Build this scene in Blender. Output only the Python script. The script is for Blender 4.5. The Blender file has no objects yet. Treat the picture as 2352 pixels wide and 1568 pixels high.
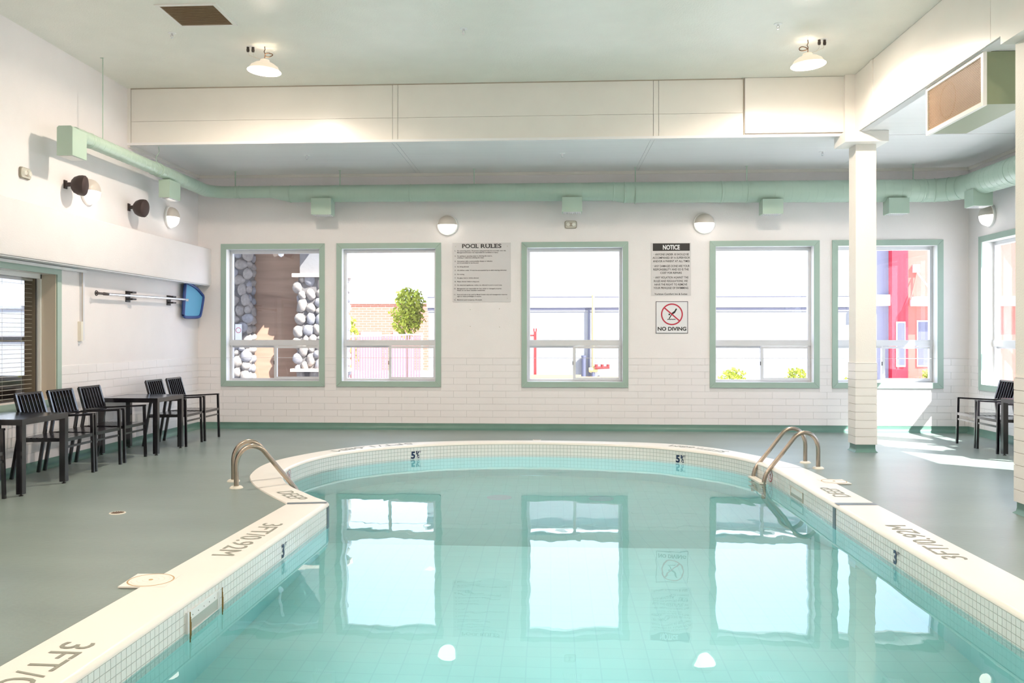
import bpy, bmesh, math, random
from mathutils import Vector, Matrix
random.seed(7)
PI = math.pi
S = bpy.context.scene
COL = S.collection

# ------------------------------------------------------------------ camera, sky, sun, exposure
cam_d = bpy.data.cameras.new('camera'); cam = bpy.data.objects.new('camera', cam_d); COL.objects.link(cam)
cam.location = (0, 0, 1.5)
cam.rotation_euler = (PI/2, 0, math.atan2(115, 2000))
cam_d.sensor_width = 36; cam_d.lens = 2000/2352*36
cam_d.shift_x = 26/2352; cam_d.shift_y = -12/2352
cam_d.clip_start = .05; cam_d.clip_end = 400
S.camera = cam
S.view_settings.view_transform = 'Standard'; S.view_settings.look = 'None'
S.view_settings.gamma = 1; S.view_settings.use_curve_mapping = False
S.view_settings.exposure = 0.40
W = bpy.data.worlds.new('sky'); S.world = W; W.use_nodes = True
wn = W.node_tree; bg = wn.nodes['Background']
tc = wn.nodes.new('ShaderNodeTexCoord'); sp = wn.nodes.new('ShaderNodeSeparateXYZ'); rp = wn.nodes.new('ShaderNodeValToRGB')
wn.links.new(tc.outputs['Generated'], sp.inputs[0]); wn.links.new(sp.outputs['Z'], rp.inputs[0]); wn.links.new(rp.outputs[0], bg.inputs[0])
rp.color_ramp.elements[0].position = 0.0; rp.color_ramp.elements[0].color = (.84, .90, 1, 1)
rp.color_ramp.elements[1].position = .42; rp.color_ramp.elements[1].color = (.60, .745, 1, 1)
SKY = 3.3
bg.inputs['Strength'].default_value = SKY
sun_d = bpy.data.lights.new('sun', 'SUN'); sun_d.energy = 17; sun_d.angle = math.radians(.6); sun_d.color = (1, .96, .88)
sun = bpy.data.objects.new('sun', sun_d); COL.objects.link(sun)
sdir = Vector((-.79, .61, -1.05)).normalized()
sun.rotation_euler = sdir.to_track_quat('-Z', 'Y').to_euler()
LAMP_W = 72.0; POOL_FILL_W = 31.0; LAMP_COL = (1.0, .84, .69)
CY = S.cycles
CY.sample_clamp_indirect = 6

# ------------------------------------------------------------------ materials
MATS = {}
def mat(name, col, rough=.5, metal=0., spec=.5, var=0., vscale=3., bump=0., bscale=60., stretch=None, coat=0., emit=None, estr=0.):
    if name in MATS: return MATS[name]
    m = bpy.data.materials.new(name); m.use_nodes = True; nt = m.node_tree; b = nt.nodes['Principled BSDF']
    b.inputs['Base Color'].default_value = (*col, 1); b.inputs['Roughness'].default_value = rough
    b.inputs['Metallic'].default_value = metal; b.inputs['Specular IOR Level'].default_value = spec
    b.inputs['Coat Weight'].default_value = coat; b.inputs['Coat Roughness'].default_value = .15
    tc = nt.nodes.new('ShaderNodeTexCoord')
    src = tc.outputs['Object']
    if stretch:
        mp = nt.nodes.new('ShaderNodeMapping'); mp.inputs['Scale'].default_value = stretch
        nt.links.new(src, mp.inputs[0]); src = mp.outputs[0]
    nz = nt.nodes.new('ShaderNodeTexNoise'); nz.inputs['Scale'].default_value = vscale; nz.inputs['Detail'].default_value = 5
    nt.links.new(src, nz.inputs['Vector'])
    r = nt.nodes.new('ShaderNodeValToRGB')
    v = max(var, .015)
    r.color_ramp.elements[0].position = .3; r.color_ramp.elements[1].position = .7
    r.color_ramp.elements[0].color = (*[c*(1-v) for c in col], 1); r.color_ramp.elements[1].color = (*[min(1, c*(1+v)) for c in col], 1)
    nt.links.new(nz.outputs['Fac'], r.inputs[0]); nt.links.new(r.outputs[0], b.inputs['Base Color'])
    if bump:
        n2 = nt.nodes.new('ShaderNodeTexNoise'); n2.inputs['Scale'].default_value = bscale; n2.inputs['Detail'].default_value = 4
        nt.links.new(src, n2.inputs['Vector'])
        bp = nt.nodes.new('ShaderNodeBump'); bp.inputs['Strength'].default_value = bump; bp.inputs['Distance'].default_value = .01
        nt.links.new(n2.outputs['Fac'], bp.inputs['Height']); nt.links.new(bp.outputs[0], b.inputs['Normal'])
    if emit:
        b.inputs['Emission Color'].default_value = (*emit, 1); b.inputs['Emission Strength'].default_value = estr
    MATS[name] = m; return m

def glass_mat(name, tint=(.97, .985, 1.0), rough=.0):
    m = bpy.data.materials.new(name); m.use_nodes = True; nt = m.node_tree; nt.nodes.clear()
    o = nt.nodes.new('ShaderNodeOutputMaterial'); mx = nt.nodes.new('ShaderNodeMixShader'); fr = nt.nodes.new('ShaderNodeMapRange')
    lw_ = nt.nodes.new('ShaderNodeLayerWeight'); pw = nt.nodes.new('ShaderNodeMath'); pw.operation = 'POWER'; pw.inputs[1].default_value = 4.0
    nt.links.new(lw_.outputs['Facing'], pw.inputs[0]); nt.links.new(pw.outputs[0], fr.inputs['Value'])
    lw_.inputs['Blend'].default_value = .5; fr.inputs['To Min'].default_value = .04; fr.inputs['To Max'].default_value = .9
    t = nt.nodes.new('ShaderNodeBsdfTransparent'); t.inputs[0].default_value = (*tint, 1)
    g = nt.nodes.new('ShaderNodeBsdfGlossy'); g.inputs['Roughness'].default_value = rough
    nt.links.new(fr.outputs[0], mx.inputs[0]); nt.links.new(t.outputs[0], mx.inputs[1]); nt.links.new(g.outputs[0], mx.inputs[2])
    nt.links.new(mx.outputs[0], o.inputs[0]); MATS[name] = m; return m

def water_mat():
    m = bpy.data.materials.new('pool_water'); m.use_nodes = True; nt = m.node_tree; nt.nodes.clear()
    o = nt.nodes.new('ShaderNodeOutputMaterial'); mx = nt.nodes.new('ShaderNodeMixShader'); fr = nt.nodes.new('ShaderNodeFresnel')
    fr.inputs['IOR'].default_value = 1.333
    t = nt.nodes.new('ShaderNodeBsdfRefraction'); t.inputs['Color'].default_value = (.80, .95, .99, 1); t.inputs['IOR'].default_value = 1.333
    t.inputs['Roughness'].default_value = 0
    g = nt.nodes.new('ShaderNodeBsdfGlossy'); g.inputs['Roughness'].default_value = 0.0; g.inputs['Color'].default_value = (1, 1, 1, 1)
    tc = nt.nodes.new('ShaderNodeTexCoord')
    mp = nt.nodes.new('ShaderNodeMapping'); mp.inputs['Scale'].default_value = (1.0, .45, 1)
    n1 = nt.nodes.new('ShaderNodeTexNoise'); n1.inputs['Scale'].default_value = 2.3; n1.inputs['Detail'].default_value = 2.5; n1.inputs['Roughness'].default_value = .45
    bp = nt.nodes.new('ShaderNodeBump'); bp.inputs['Strength'].default_value = .065; bp.inputs['Distance'].default_value = .05
    nt.links.new(tc.outputs['Object'], mp.inputs[0]); nt.links.new(mp.outputs[0], n1.inputs['Vector']); nt.links.new(n1.outputs['Fac'], bp.inputs['Height'])
    for n in (t, g): nt.links.new(bp.outputs[0], n.inputs['Normal'])
    nt.links.new(fr.outputs[0], mx.inputs[0]); nt.links.new(t.outputs[0], mx.inputs[1]); nt.links.new(g.outputs[0], mx.inputs[2])
    nt.links.new(mx.outputs[0], o.inputs[0]); MATS['pool_water'] = m; return m

def tilegrid_mat(name, col, line, size=.1, lw=.035):
    m = bpy.data.materials.new(name); m.use_nodes = True; nt = m.node_tree; b = nt.nodes['Principled BSDF']
    tc = nt.nodes.new('ShaderNodeTexCoord'); br = nt.nodes.new('ShaderNodeTexBrick')
    br.offset = 0; br.inputs['Scale'].default_value = 1; br.inputs['Mortar Size'].default_value = lw*size; br.inputs['Brick Width'].default_value = size
    br.inputs['Row Height'].default_value = size; br.inputs['Color1'].default_value = (*col, 1); br.inputs['Color2'].default_value = (*[c*.97 for c in col], 1)
    br.inputs['Mortar'].default_value = (*line, 1)
    nt.links.new(tc.outputs['Object'], br.inputs['Vector']); nt.links.new(br.outputs['Color'], b.inputs['Base Color'])
    b.inputs['Roughness'].default_value = .5; MATS[name] = m; return m

WALL = mat('wall_paint', (.86, .825, .83), .55, var=.012, bump=.25, bscale=90, spec=.3)
CEIL = mat('ceiling_paint', (.87, .86, .79), .38, var=.02, bump=.35, bscale=60, spec=.35)
LOWC = mat('low_ceiling_panel', (.90, .89, .90), .22, var=.01, bump=.06, bscale=5, stretch=(.3, 3, 1), spec=.5)
FASC = mat('fascia_board', (.85, .82, .775), .28, var=.01, bump=.05, bscale=8, spec=.5)
TILE = mat('wall_tile_glaze', (.86, .83, .84), .22, var=.015, vscale=1.1)
GROUT = mat('grout', (.70, .69, .69), .9)
FLOOR = mat('deck_coating', (.228, .283, .262), .34, var=.10, vscale=1.3, bump=.18, bscale=35, stretch=(.5, 1.2, 1), spec=.4)
COVE = mat('cove_coating', (.13, .25, .21), .38, var=.06)
COPE = mat('coping_tile', (.84, .81, .75), .35, var=.015, vscale=2)
PTILE = mat('pool_rim_tile', (.84, .85, .83), .18, var=.02)
PGROUT = mat('pool_grout', (.42, .47, .44), .9)
PLAST = tilegrid_mat('pool_plaster', (.58, .86, .80), (.52, .79, .75), .15, .03)
PWALLM = tilegrid_mat('pool_wall_plaster', (.44, .78, .77), (.40, .73, .73), .15, .02)
INK = mat('marking_grey', (.27, .28, .235), .6)
DARKTILE = mat('slate_tile', (.11, .15, .18), .3)
NAVY = mat('navy_tile_ink', (.01, .03, .09), .35)
BLACK = mat('black_ink', (.012, .010, .011), .45)
MINT = mat('mint_paint', (.36, .48, .42), .42, var=.02)
DUCT = mat('mint_duct_paint', (.44, .57, .475), .35, var=.02)
WHITE = mat('white_enamel', (.86, .86, .85), .3)
ALU = mat('window_aluminium', (.70, .71, .74), .32, metal=.25)
CREAM = mat('cream_plastic', (.80, .76, .66), .4)
STEEL = mat('brushed_steel', (.44, .37, .31), .24, metal=1., var=.04, vscale=20)
CHBLK = mat('chair_black_metal', (.008, .007, .011), .22, spec=.6, coat=.6)
SPKBLK = mat('speaker_brown_black', (.035, .022, .020), .5)
GRIL = mat('grille_tan', (.50, .36, .24), .5)
GRILD = mat('grille_backing', (.30, .20, .13), .6)
AHU = mat('housing_olive', (.26, .29, .17), .45)
SIGN = mat('sign_grey_plastic', (.67, .65, .66), .25)
SIGNW = mat('sign_white', (.80, .80, .83), .25)
RED = mat('prohibition_red', (.50, .012, .045), .4)
BLUEF = mat('net_frame_blue', (.008, .045, .22), .35)
BLUEN = mat('net_mesh_blue', (.10, .36, .58), .6)
SILV = mat('pole_aluminium', (.72, .72, .76), .25, metal=.8)
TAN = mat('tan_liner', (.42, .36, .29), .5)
BROWN = mat('brown_jamb', (.16, .10, .065), .5)
BLIND = mat('blind_slat', (.62, .56, .47), .5)
LENS = mat('lamp_lens', (1, .95, .85), .3, emit=(1, .86, .68), estr=30)
GLOBE = mat('globe_lens', (1, .97, .92), .3, emit=(1, .93, .84), estr=3)
CLEAR = mat('clear_lens', (.62, .60, .53), .15)
CORD = mat('brown_cord', (.16, .09, .05), .6)
PLUG = mat('dark_plug', (.07, .055, .05), .5)
SHADE = mat('lamp_shade', (.85, .78, .68), .35, emit=(1, .80, .62), estr=.35)
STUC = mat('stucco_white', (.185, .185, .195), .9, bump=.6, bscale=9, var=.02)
BAND = mat('white_band', (.86, .86, .86), .6)
SHADOWGAP = mat('dark_line_grey', (.05, .05, .08), .7)  # dark colour that paints the shadow line below the stucco band
REDP = mat('red_cladding', (.45, .012, .03), .5, var=.05, vscale=.6)
CORAL = mat('coral_cladding', (.46, .10, .075), .6)
BRICKM = mat('far_brick', (.30, .12, .08), .9)
STONE = mat('river_stone', (.25, .245, .265), .8, var=.16, vscale=2); STONE2 = mat('river_stone_warm', (.29, .26, .24), .8, var=.15, vscale=2)
MORT = mat('pillar_mortar', (.15, .14, .14), .9)
WOOD = mat('brown_panel', (.36, .23, .165), .7, var=.18, vscale=1.2, stretch=(.6, 3, 6))
GROUND = mat('pale_gravel', (.60, .58, .56), .95, var=.08)
LEAF = mat('leaf_green', (.34, .38, .03), .7, var=.3, vscale=3)
BARK = mat('bark', (.22, .15, .10), .9)
PINK = mat('pink_fence_slat', (.35, .11, .13), .7)
YPIPE = mat('yellow_gas_pipe', (.42, .30, .13), .5)
RPIPE = mat('red_post_paint', (.20, .012, .012), .5)
GPIPE = mat('grey_downspout', (.07, .075, .12), .6)
LUM = mat('lumber', (.36, .21, .11), .8)
GLASS = glass_mat('window_glass')
WATER = water_mat()

# ------------------------------------------------------------------ helpers
class G:
    def __init__(s): s.v = []; s.f = []
    def add(s, vs, fs):
        n = len(s.v); s.v += [tuple(p) for p in vs]; s.f += [tuple(i+n for i in f) for f in fs]; return s
    def box(s, x0, x1, y0, y1, z0, z1, M=None, bev=0):
        vs = [Vector((x, y, z)) for x in (x0, x1) for y in (y0, y1) for z in (z0, z1)]
        if M: vs = [M @ v for v in vs]
        return s.add(vs, [(0, 1, 3, 2), (4, 6, 7, 5), (0, 4, 5, 1), (2, 3, 7, 6), (0, 2, 6, 4), (1, 5, 7, 3)])
    def bar(s, a, b, w, h, up=(0, 0, 1)):
        a = Vector(a); b = Vector(b); t = (b-a); L = t.length; t.normalize(); up = Vector(up)
        if abs(t.dot(up)) > .95: up = Vector((1, 0, 0))
        sd = t.cross(up).normalized(); u2 = sd.cross(t)
        M = Matrix((sd, t, u2)).transposed().to_4x4(); M.translation = a
        return s.box(-w/2, w/2, 0, L, -h/2, h/2, M)
    def tube(s, pts, r, seg=16, cap=True):
        pts = [Vector(p) for p in pts]; n = len(pts)
        rr = r if isinstance(r, (list, tuple)) else [r]*n
        ring = None; vs = []; up = None
        for i, p in enumerate(pts):
            t = (pts[min(i+1, n-1)]-pts[max(i-1, 0)]).normalized()
            if up is None:
                up = Vector((0, 0, 1)) if abs(t.z) < .9 else Vector((1, 0, 0))
            sd = t.cross(up).normalized(); up = sd.cross(t).normalized()
            for k in range(seg):
                a = 2*PI*k/seg; vs.append(p+rr[i]*(math.cos(a)*sd+math.sin(a)*up))
        fs = [(i*seg+k, i*seg+(k+1) % seg, (i+1)*seg+(k+1) % seg, (i+1)*seg+k) for i in range(n-1) for k in range(seg)]
        if cap: fs += [tuple(range(seg-1, -1, -1)), tuple((n-1)*seg+k for k in range(seg))]
        return s.add(vs, fs)
    def lathe(s, prof, M=None, seg=28, a0=0, a1=2*PI):
        # prof (r, h) around local z
        full = abs(a1-a0-2*PI) < 1e-6; m = seg if full else seg+1
        vs = []
        for r, h in prof:
            for k in range(m):
                a = a0+(a1-a0)*k/seg; vs.append(Vector((r*math.cos(a), r*math.sin(a), h)))
        if M: vs = [M @ v for v in vs]
        fs = []
        for i in range(len(prof)-1):
            for k in range(seg):
                k2 = (k+1) % m
                fs.append((i*m+k, i*m+k2, (i+1)*m+k2, (i+1)*m+k))
        return s.add(vs, fs)
    def prism(s, poly, h0, h1, M=None):
        n = len(poly); vs = [Vector((x, y, h)) for h in (h0, h1) for x, y in poly]
        if M: vs = [M @ v for v in vs]
        return s.add(vs, [tuple(range(n-1, -1, -1)), tuple(range(n, 2*n))]+[(i, (i+1) % n, n+(i+1) % n, n+i) for i in range(n)])
    def mesh(s, name, m, smooth=False):
        me = bpy.data.meshes.new(name); me.from_pydata([tuple(v) for v in s.v], [], s.f); me.materials.append(m)
        bm = bmesh.new(); bm.from_mesh(me)
        bmesh.ops.remove_doubles(bm, verts=bm.verts, dist=1e-6)
        bmesh.ops.recalc_face_normals(bm, faces=bm.faces); bm.to_mesh(me); bm.free()
        if smooth:
            for p in me.polygons: p.use_smooth = True
            me.set_sharp_from_angle(angle=math.radians(40))
        return me
    def build(s, name, m, parent=None, smooth=False, world=False):
        me = s.mesh(name, m, smooth); return link(name, me, parent, world)

def link(name, me, parent=None, world=False, loc=None):
    o = bpy.data.objects.new(name, me); COL.objects.link(o)
    if parent:
        o.parent = parent
        if world: o.location = -Vector(parent.location)
    if loc: o.location = Vector(o.location)+Vector(loc)
    return o
def tag(o, label=None, cat=None, group=None, kind=None):
    if label: o['label'] = label
    if cat: o['category'] = cat
    if group: o['group'] = group
    if kind: o['kind'] = kind
    return o
def thing(name, label, cat, loc=(0, 0, 0), rz=0, group=None):
    o = bpy.data.objects.new(name, None); COL.objects.link(o); o.location = loc; o.rotation_euler = (0, 0, rz); o.empty_display_size = .1
    return tag(o, label, cat, group)
def struct(name, g, m, smooth=False):
    o = g.build(name, m, None, smooth); o['kind'] = 'structure'; return o
def sempty(name, loc=(0, 0, 0), rz=0):
    o = bpy.data.objects.new(name, None); COL.objects.link(o); o.location = loc; o.rotation_euler = (0, 0, rz); o['kind'] = 'structure'; return o
def dup(root, loc, rz=0, label=None, name=None):
    def cp(o, par):
        c = o.copy(); COL.objects.link(c); c.parent = par
        for ch in list(o.children): cp(ch, c)
        return c
    r = cp(root, None); r.location = loc; r.rotation_euler = (0, 0, rz)
    if label: r['label'] = label
    if name: r.name = name
    return r
def bx(x0, x1, y0, y1, z0, z1, M=None): return G().box(x0, x1, y0, y1, z0, z1, M)

def text_pts(body, bold=0.0, shear=0., spacing=1.0):
    c = bpy.data.curves.new('t', 'FONT'); c.body = body; c.size = 1; c.offset = bold; c.shear = shear; c.space_character = spacing; c.resolution_u = 3
    c.fill_mode = 'FRONT' if hasattr(c, 'fill_mode') else 'BOTH'
    o = bpy.data.objects.new('t', c); COL.objects.link(o)
    dg = bpy.context.evaluated_depsgraph_get(); me = bpy.data.meshes.new_from_object(o.evaluated_get(dg))
    vs = [v.co.copy() for v in me.vertices]; fs = [tuple(p.vertices) for p in me.polygons]
    bpy.data.objects.remove(o); bpy.data.curves.remove(c); bpy.data.meshes.remove(me)
    return vs, fs
def fit_text(body, w, h, bold=.02, cap=True, spacing=1.0):
    """vertices scaled so that the text is w wide and its capitals h tall; origin bottom-left"""
    vs, fs = text_pts(body, bold, spacing=spacing)
    x0 = min(v.x for v in vs); x1 = max(v.x for v in vs)
    y0, y1 = (0, .70) if not cap else (min(v.y for v in vs), max(v.y for v in vs))
    return [Vector(((v.x-x0)/(x1-x0)*w, (v.y-y0)/(y1-y0)*h, 0)) for v in vs], fs

# ------------------------------------------------------------------ key dimensions
XL, XR, YB, YF = -5.757, 6.486, 13.93, -2.6
ZH, ZL = 4.873, 4.12          # high and low ceiling
XS, YS = 3.93, 11.56          # where the high ceiling stops
WATERZ = -.18

# ------------------------------------------------------------------ pool outline
INN = [[(-2.17, .9), (-2.09, 3.66), (-1.995, 7.68)],
       [(-1.995, 7.68), (-2.02, 7.78), (-2.17, 7.96), (-2.35, 8.21), (-2.54, 8.47), (-2.72, 8.80), (-2.86, 9.14), (-2.95, 9.50), (-2.975, 9.88), (-2.91, 10.42), (-2.76, 10.87), (-2.47, 11.32), (-1.99, 11.75), (-1.36, 12.08), (-.75, 12.22), (-.1, 12.255), (.6, 12.16), (1.30, 11.94), (1.79, 11.58), (2.15, 11.17), (2.40, 10.66), (2.50, 10.15), (2.525, 9.6), (2.525, 8.8), (2.525, 7.9)],
       [(2.525, 7.9), (2.525, .9)]]
OUT = [[(-2.57, .9), (-2.49, 3.66), (-2.345, 7.62)],
       [(-2.345, 7.62), (-2.40, 7.71), (-2.56, 7.935), (-2.84, 8.354), (-3.006, 8.645), (-3.12, 8.891), (-3.23, 9.2), (-3.31, 9.66), (-3.32, 10.06), (-3.25, 10.45), (-3.087, 10.88), (-2.872, 11.29), (-2.5, 11.75), (-2.02, 12.1), (-1.27, 12.35), (-.8, 12.42), (0.0, 12.46), (.95, 12.37), (1.5, 12.24), (1.93, 12.0), (2.27, 11.62), (2.56, 11.06), (2.72, 10.67), (2.84, 10.2), (2.885, 9.5), (2.885, 8.7), (2.885, 7.9)],
       [(2.885, 7.9), (2.885, .9)]]
def spline(pts, n):
    P = [Vector((*p, 0)) for p in pts]
    if len(P) > 3:
        d = []
        for i in range(len(P)-1):
            p0 = P[max(i-1, 0)]; p1 = P[i]; p2 = P[i+1]; p3 = P[min(i+2, len(P)-1)]
            for k in range(12):
                t = k/12; d.append(.5*((2*p1)+(-p0+p2)*t+(2*p0-5*p1+4*p2-p3)*t*t+(-p0+3*p1-3*p2+p3)*t**3))
        d.append(P[-1]); P = d
    L = [0]
    for i in range(1, len(P)): L.append(L[-1]+(P[i]-P[i-1]).length)
    out = []; j = 0
    for k in range(n+1):
        s = L[-1]*k/n
        while j < len(L)-2 and L[j+1] < s: j += 1
        t = (s-L[j])/max(1e-9, L[j+1]-L[j]); out.append(P[j].lerp(P[j+1], min(1, t)))
    return out
NSEG = (40, 190, 40)
inner = []; outer = []
for k in range(3):
    a = spline(INN[k], NSEG[k]); b = spline(OUT[k], NSEG[k])
    inner += a if k == 0 else a[1:]; outer += b if k == 0 else b[1:]
# close the near end: the deck edge under the camera
NI = len(inner)
mid = [(a+b)/2 for a, b in zip(inner, outer)]
def flat(v, z=0.): return (v.x, v.y, z)
def fill_poly(loops, z, name, m):
    bm = bmesh.new()
    for lp in loops:
        vs = [bm.verts.new((p[0], p[1], z)) for p in lp]
        for i in range(len(vs)): bm.edges.new((vs[i], vs[(i+1) % len(vs)]))
    bmesh.ops.triangle_fill(bm, use_beauty=True, use_dissolve=False, edges=bm.edges[:])
    for f in bm.faces:
        f.normal_update()
        if f.normal.z < 0: f.normal_flip()
    me = bpy.data.meshes.new(name); bm.to_mesh(me); bm.free(); me.materials.append(m)
    return me

nearI = [Vector((2.525, .9, 0)), Vector((-2.17, .9, 0))]
hole = [(p.x, p.y) for p in mid]
fl = link('floor', fill_poly([[(XL-.02, YF-.02), (XR+.02, YF-.02), (XR+.02, YB+.02), (XL-.02, YB+.02)], hole], 0, 'floor', FLOOR)); fl['kind'] = 'structure'

# coping: profile swept between outer and inner outline (plus the near end)
def coping_pts(o, i, f, z): p = o.lerp(i, f); return (p.x, p.y, z)
io = inner+[]; oo = outer+[]
prof = [(-.0, -.01), (0, .004), (.02, .012), (.93, .012), (.975, .009), (1.0, .001), (1.025, -.010), (1.028, -.020), (1.0, -.024)]
g = G(); m_ = len(prof)
vs = []; 
closed_i = io; closed_o = oo
for o_, i_ in zip(closed_o, closed_i):
    for f_, z_ in prof: vs.append(coping_pts(o_, i_, f_, z_))
fs = [(k*m_+j, k*m_+j+1, (k+1)*m_+j+1, (k+1)*m_+j) for k in range(NI-1) for j in range(m_-1)]
g.add(vs, fs)
g.box(-2.57, 2.885, .5, .9, -.03, .012)
coping = struct('pool_coping', g, COPE, True)

# dark rope-line strips across the coping
g = G()
for (a, b) in (((-2.315, 7.60), (-2.335, 7.665)),):
    pass
def strip(p0, p1, q0, q1, z=.0135):   # quad on the coping
    return [(p0[0], p0[1], z), (p1[0], p1[1], z), (q1[0], q1[1], z), (q0[0], q0[1], z)]
g = G()
g.add(strip((-2.352, 7.665), (-2.333, 7.59), (-2.0, 7.73), (-2.0, 7.655)), [(0, 1, 3, 2)] if False else [(0, 1, 2, 3)])
s1 = g.build('rope_line', DARKTILE, coping)
g = G().add([(2.885, 7.85, .0135), (2.885, 7.955, .0135), (2.53, 7.94, .0135), (2.53, 7.835, .0135)], [(0, 1, 2, 3)])
g.build('rope_line', DARKTILE, coping)

# pool shell: vertical wall and sloping bottom
def depth(y):
    if y < 7.85: return -1.02
    if y < 9.3: return -1.02-(y-7.85)/1.45*.75
    return -1.77
g = G(); loop = inner+nearI[:0]; lp = [flat(p) for p in inner]
n = len(lp)
vs = [(p[0], p[1], z) for z in (-.02, -.30, -2.1) for p in lp]
fs = [(r*n+i, r*n+(i+1) % n, (r+1)*n+(i+1) % n, (r+1)*n+i) for r in range(2) for i in range(n)]
g.add(vs, fs)
shell = g.build('pool_shell', PWALLM); shell['kind'] = 'structure'
def xspan(y):
    xs = []
    for i in range(n):
        a = lp[i]; b = lp[(i+1) % n]
        if (a[1]-y)*(b[1]-y) <= 0 and abs(a[1]-b[1]) > 1e-9:
            xs.append(a[0]+(b[0]-a[0])*(y-a[1])/(b[1]-a[1]))
    return (min(xs)-.02, max(xs)+.02) if xs else None
g = G(); rows = []
ys = [.9, 2, 4, 6, 7, 7.6, 7.7, 7.85]+[7.95+.15*k for k in range(29)]+[12.2, 12.25]
for y in ys:
    sx = xspan(y)
    if sx: rows.append((sx[0], sx[1], y))
for a, b in zip(rows, rows[1:]):
    g.add([(a[0], a[2], depth(a[2])), (a[1], a[2], depth(a[2])), (b[1], b[2], depth(b[2])), (b[0], b[2], depth(b[2]))], [(0, 1, 2, 3)])
pf = g.build('pool_floor', PLAST); pf['kind'] = 'structure'

# pool rim tiles (0.048 m squares), grout behind them is a thin backing strip
TS = .0485
L = [0]
for i in range(1, NI): L.append(L[-1]+(inner[i]-inner[i-1]).length)
def at_s(s):
    lo, hi = 0, NI-2
    while lo < hi:
        mdl = (lo+hi+1)//2
        if L[mdl] <= s: lo = mdl
        else: hi = mdl-1
    t = (s-L[lo])/max(1e-9, L[lo+1]-L[lo]); return inner[lo].lerp(inner[lo+1], t), (inner[lo+1]-inner[lo]).normalized()
gb = G(); nb = n
off = []
for i in range(NI):
    t = (inner[min(i+1, NI-1)]-inner[max(i-1, 0)]).normalized(); off.append(inner[i]+Vector((t.y, -t.x, 0))*.0038)
vs = [(p.x, p.y, z) for z in (-.022, -.318) for p in off]
gb.add(vs, [(i, i+1, NI+i+1, NI+i) for i in range(NI-1)])
gb.build('grout_band', PGROUT, shell)
me_t = bx(-TS/2+.0022, TS/2-.0022, -.0025, .0025, -TS/2+.0022, TS/2-.0022).mesh('rim_tile', PTILE)
cands = []
ns = int(L[-1]/TS)
SK = ((-2.02, 4.83, 5.26), (2.5, 8.42, 9.05))
for c in range(ns):
    s = (c+.5)*TS; p, t = at_s(s)
    for r in range(6):
        z = -.024-TS*(r+.5)
        skip = False
        if p.x < 0 and 4.83 < p.y < 5.26 and 1 <= r <= 3: skip = True
        if p.x > 0 and 8.87 < p.y < 9.32 and 1 <= r <= 2: skip = True
        if skip: continue
        nrm = Vector((t.y, -t.x, 0))     # towards the water
        cands.append((p+nrm*.0032, t, z, r))
def near_key(c):
    p, t, z, r = c
    if p.y < 3.5: return 99+r
    return p.y+(10 if r > 3 else 0)
cands.sort(key=near_key)
for p, t, z, r in cands[:296]:
    o = link('tile', me_t, shell); o.location = (p.x, p.y, z); o.rotation_euler = (0, 0, math.atan2(t.y, t.x))
g = G()
for p, t, z, r in cands[296:]:
    M = Matrix.Translation((p.x, p.y, z)) @ Matrix.Rotation(math.atan2(t.y, t.x), 4, 'Z')
    h = TS/2-.0022; e = .0025; q = [(-h, -e, -h), (h, -e, -h), (h, -e, h), (-h, -e, h), (-h, e, -h), (h, e, -h), (h, e, h), (-h, e, h)]
    g.add([M @ Vector(v) for v in q], [(0, 1, 2, 3), (4, 7, 6, 5), (0, 3, 7, 4), (1, 5, 6, 2), (3, 2, 6, 7), (0, 4, 5, 1)])
me = bpy.data.meshes.new('rim_tiles'); me.from_pydata([tuple(v) for v in g.v], [], g.f); me.materials.append(PTILE)
o = link('rim_tiles', me, shell); o['kind'] = 'stuff'

# water
wm = fill_poly([[(p.x, p.y) for p in inner]], WATERZ, 'pool_water', WATER)
w = link('pool_water', wm); tag(w, 'still turquoise water filling the keyhole shaped pool', 'water', kind='stuff')

for i, x in enumerate((-.5, .9)):  # added lamps out of view, put in to brighten the pool
    t = thing('pool_fill_light', 'added unseen underwater fill light in the near end wall, %s one' % ('left', 'right')[i], 'fill light', (x, .93, -.62))
    Mx = Matrix.Rotation(-PI/2, 4, 'X')
    G().lathe([(.11, 0), (.13, .01), (.14, .02), (.12, .025), (.11, .02)], Mx, 24).build('light_ring', STEEL, t, True)
    G().lathe([(0, .02), (.08, .017), (.11, .01)], Mx, 24).build('light_lens', GLOBE, t, True)
    ld = bpy.data.lights.new('pool_fill_lamp', 'AREA'); ld.shape = 'DISK'; ld.size = .22; ld.energy = POOL_FILL_W; ld.color = (.90, .98, 1); ld.spread = math.radians(32)
    lo = bpy.data.objects.new('pool_fill_lamp', ld); COL.objects.link(lo); lo.parent = t; lo.location = (0, .04, 0); lo.rotation_euler = (PI/2, 0, 0)

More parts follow.
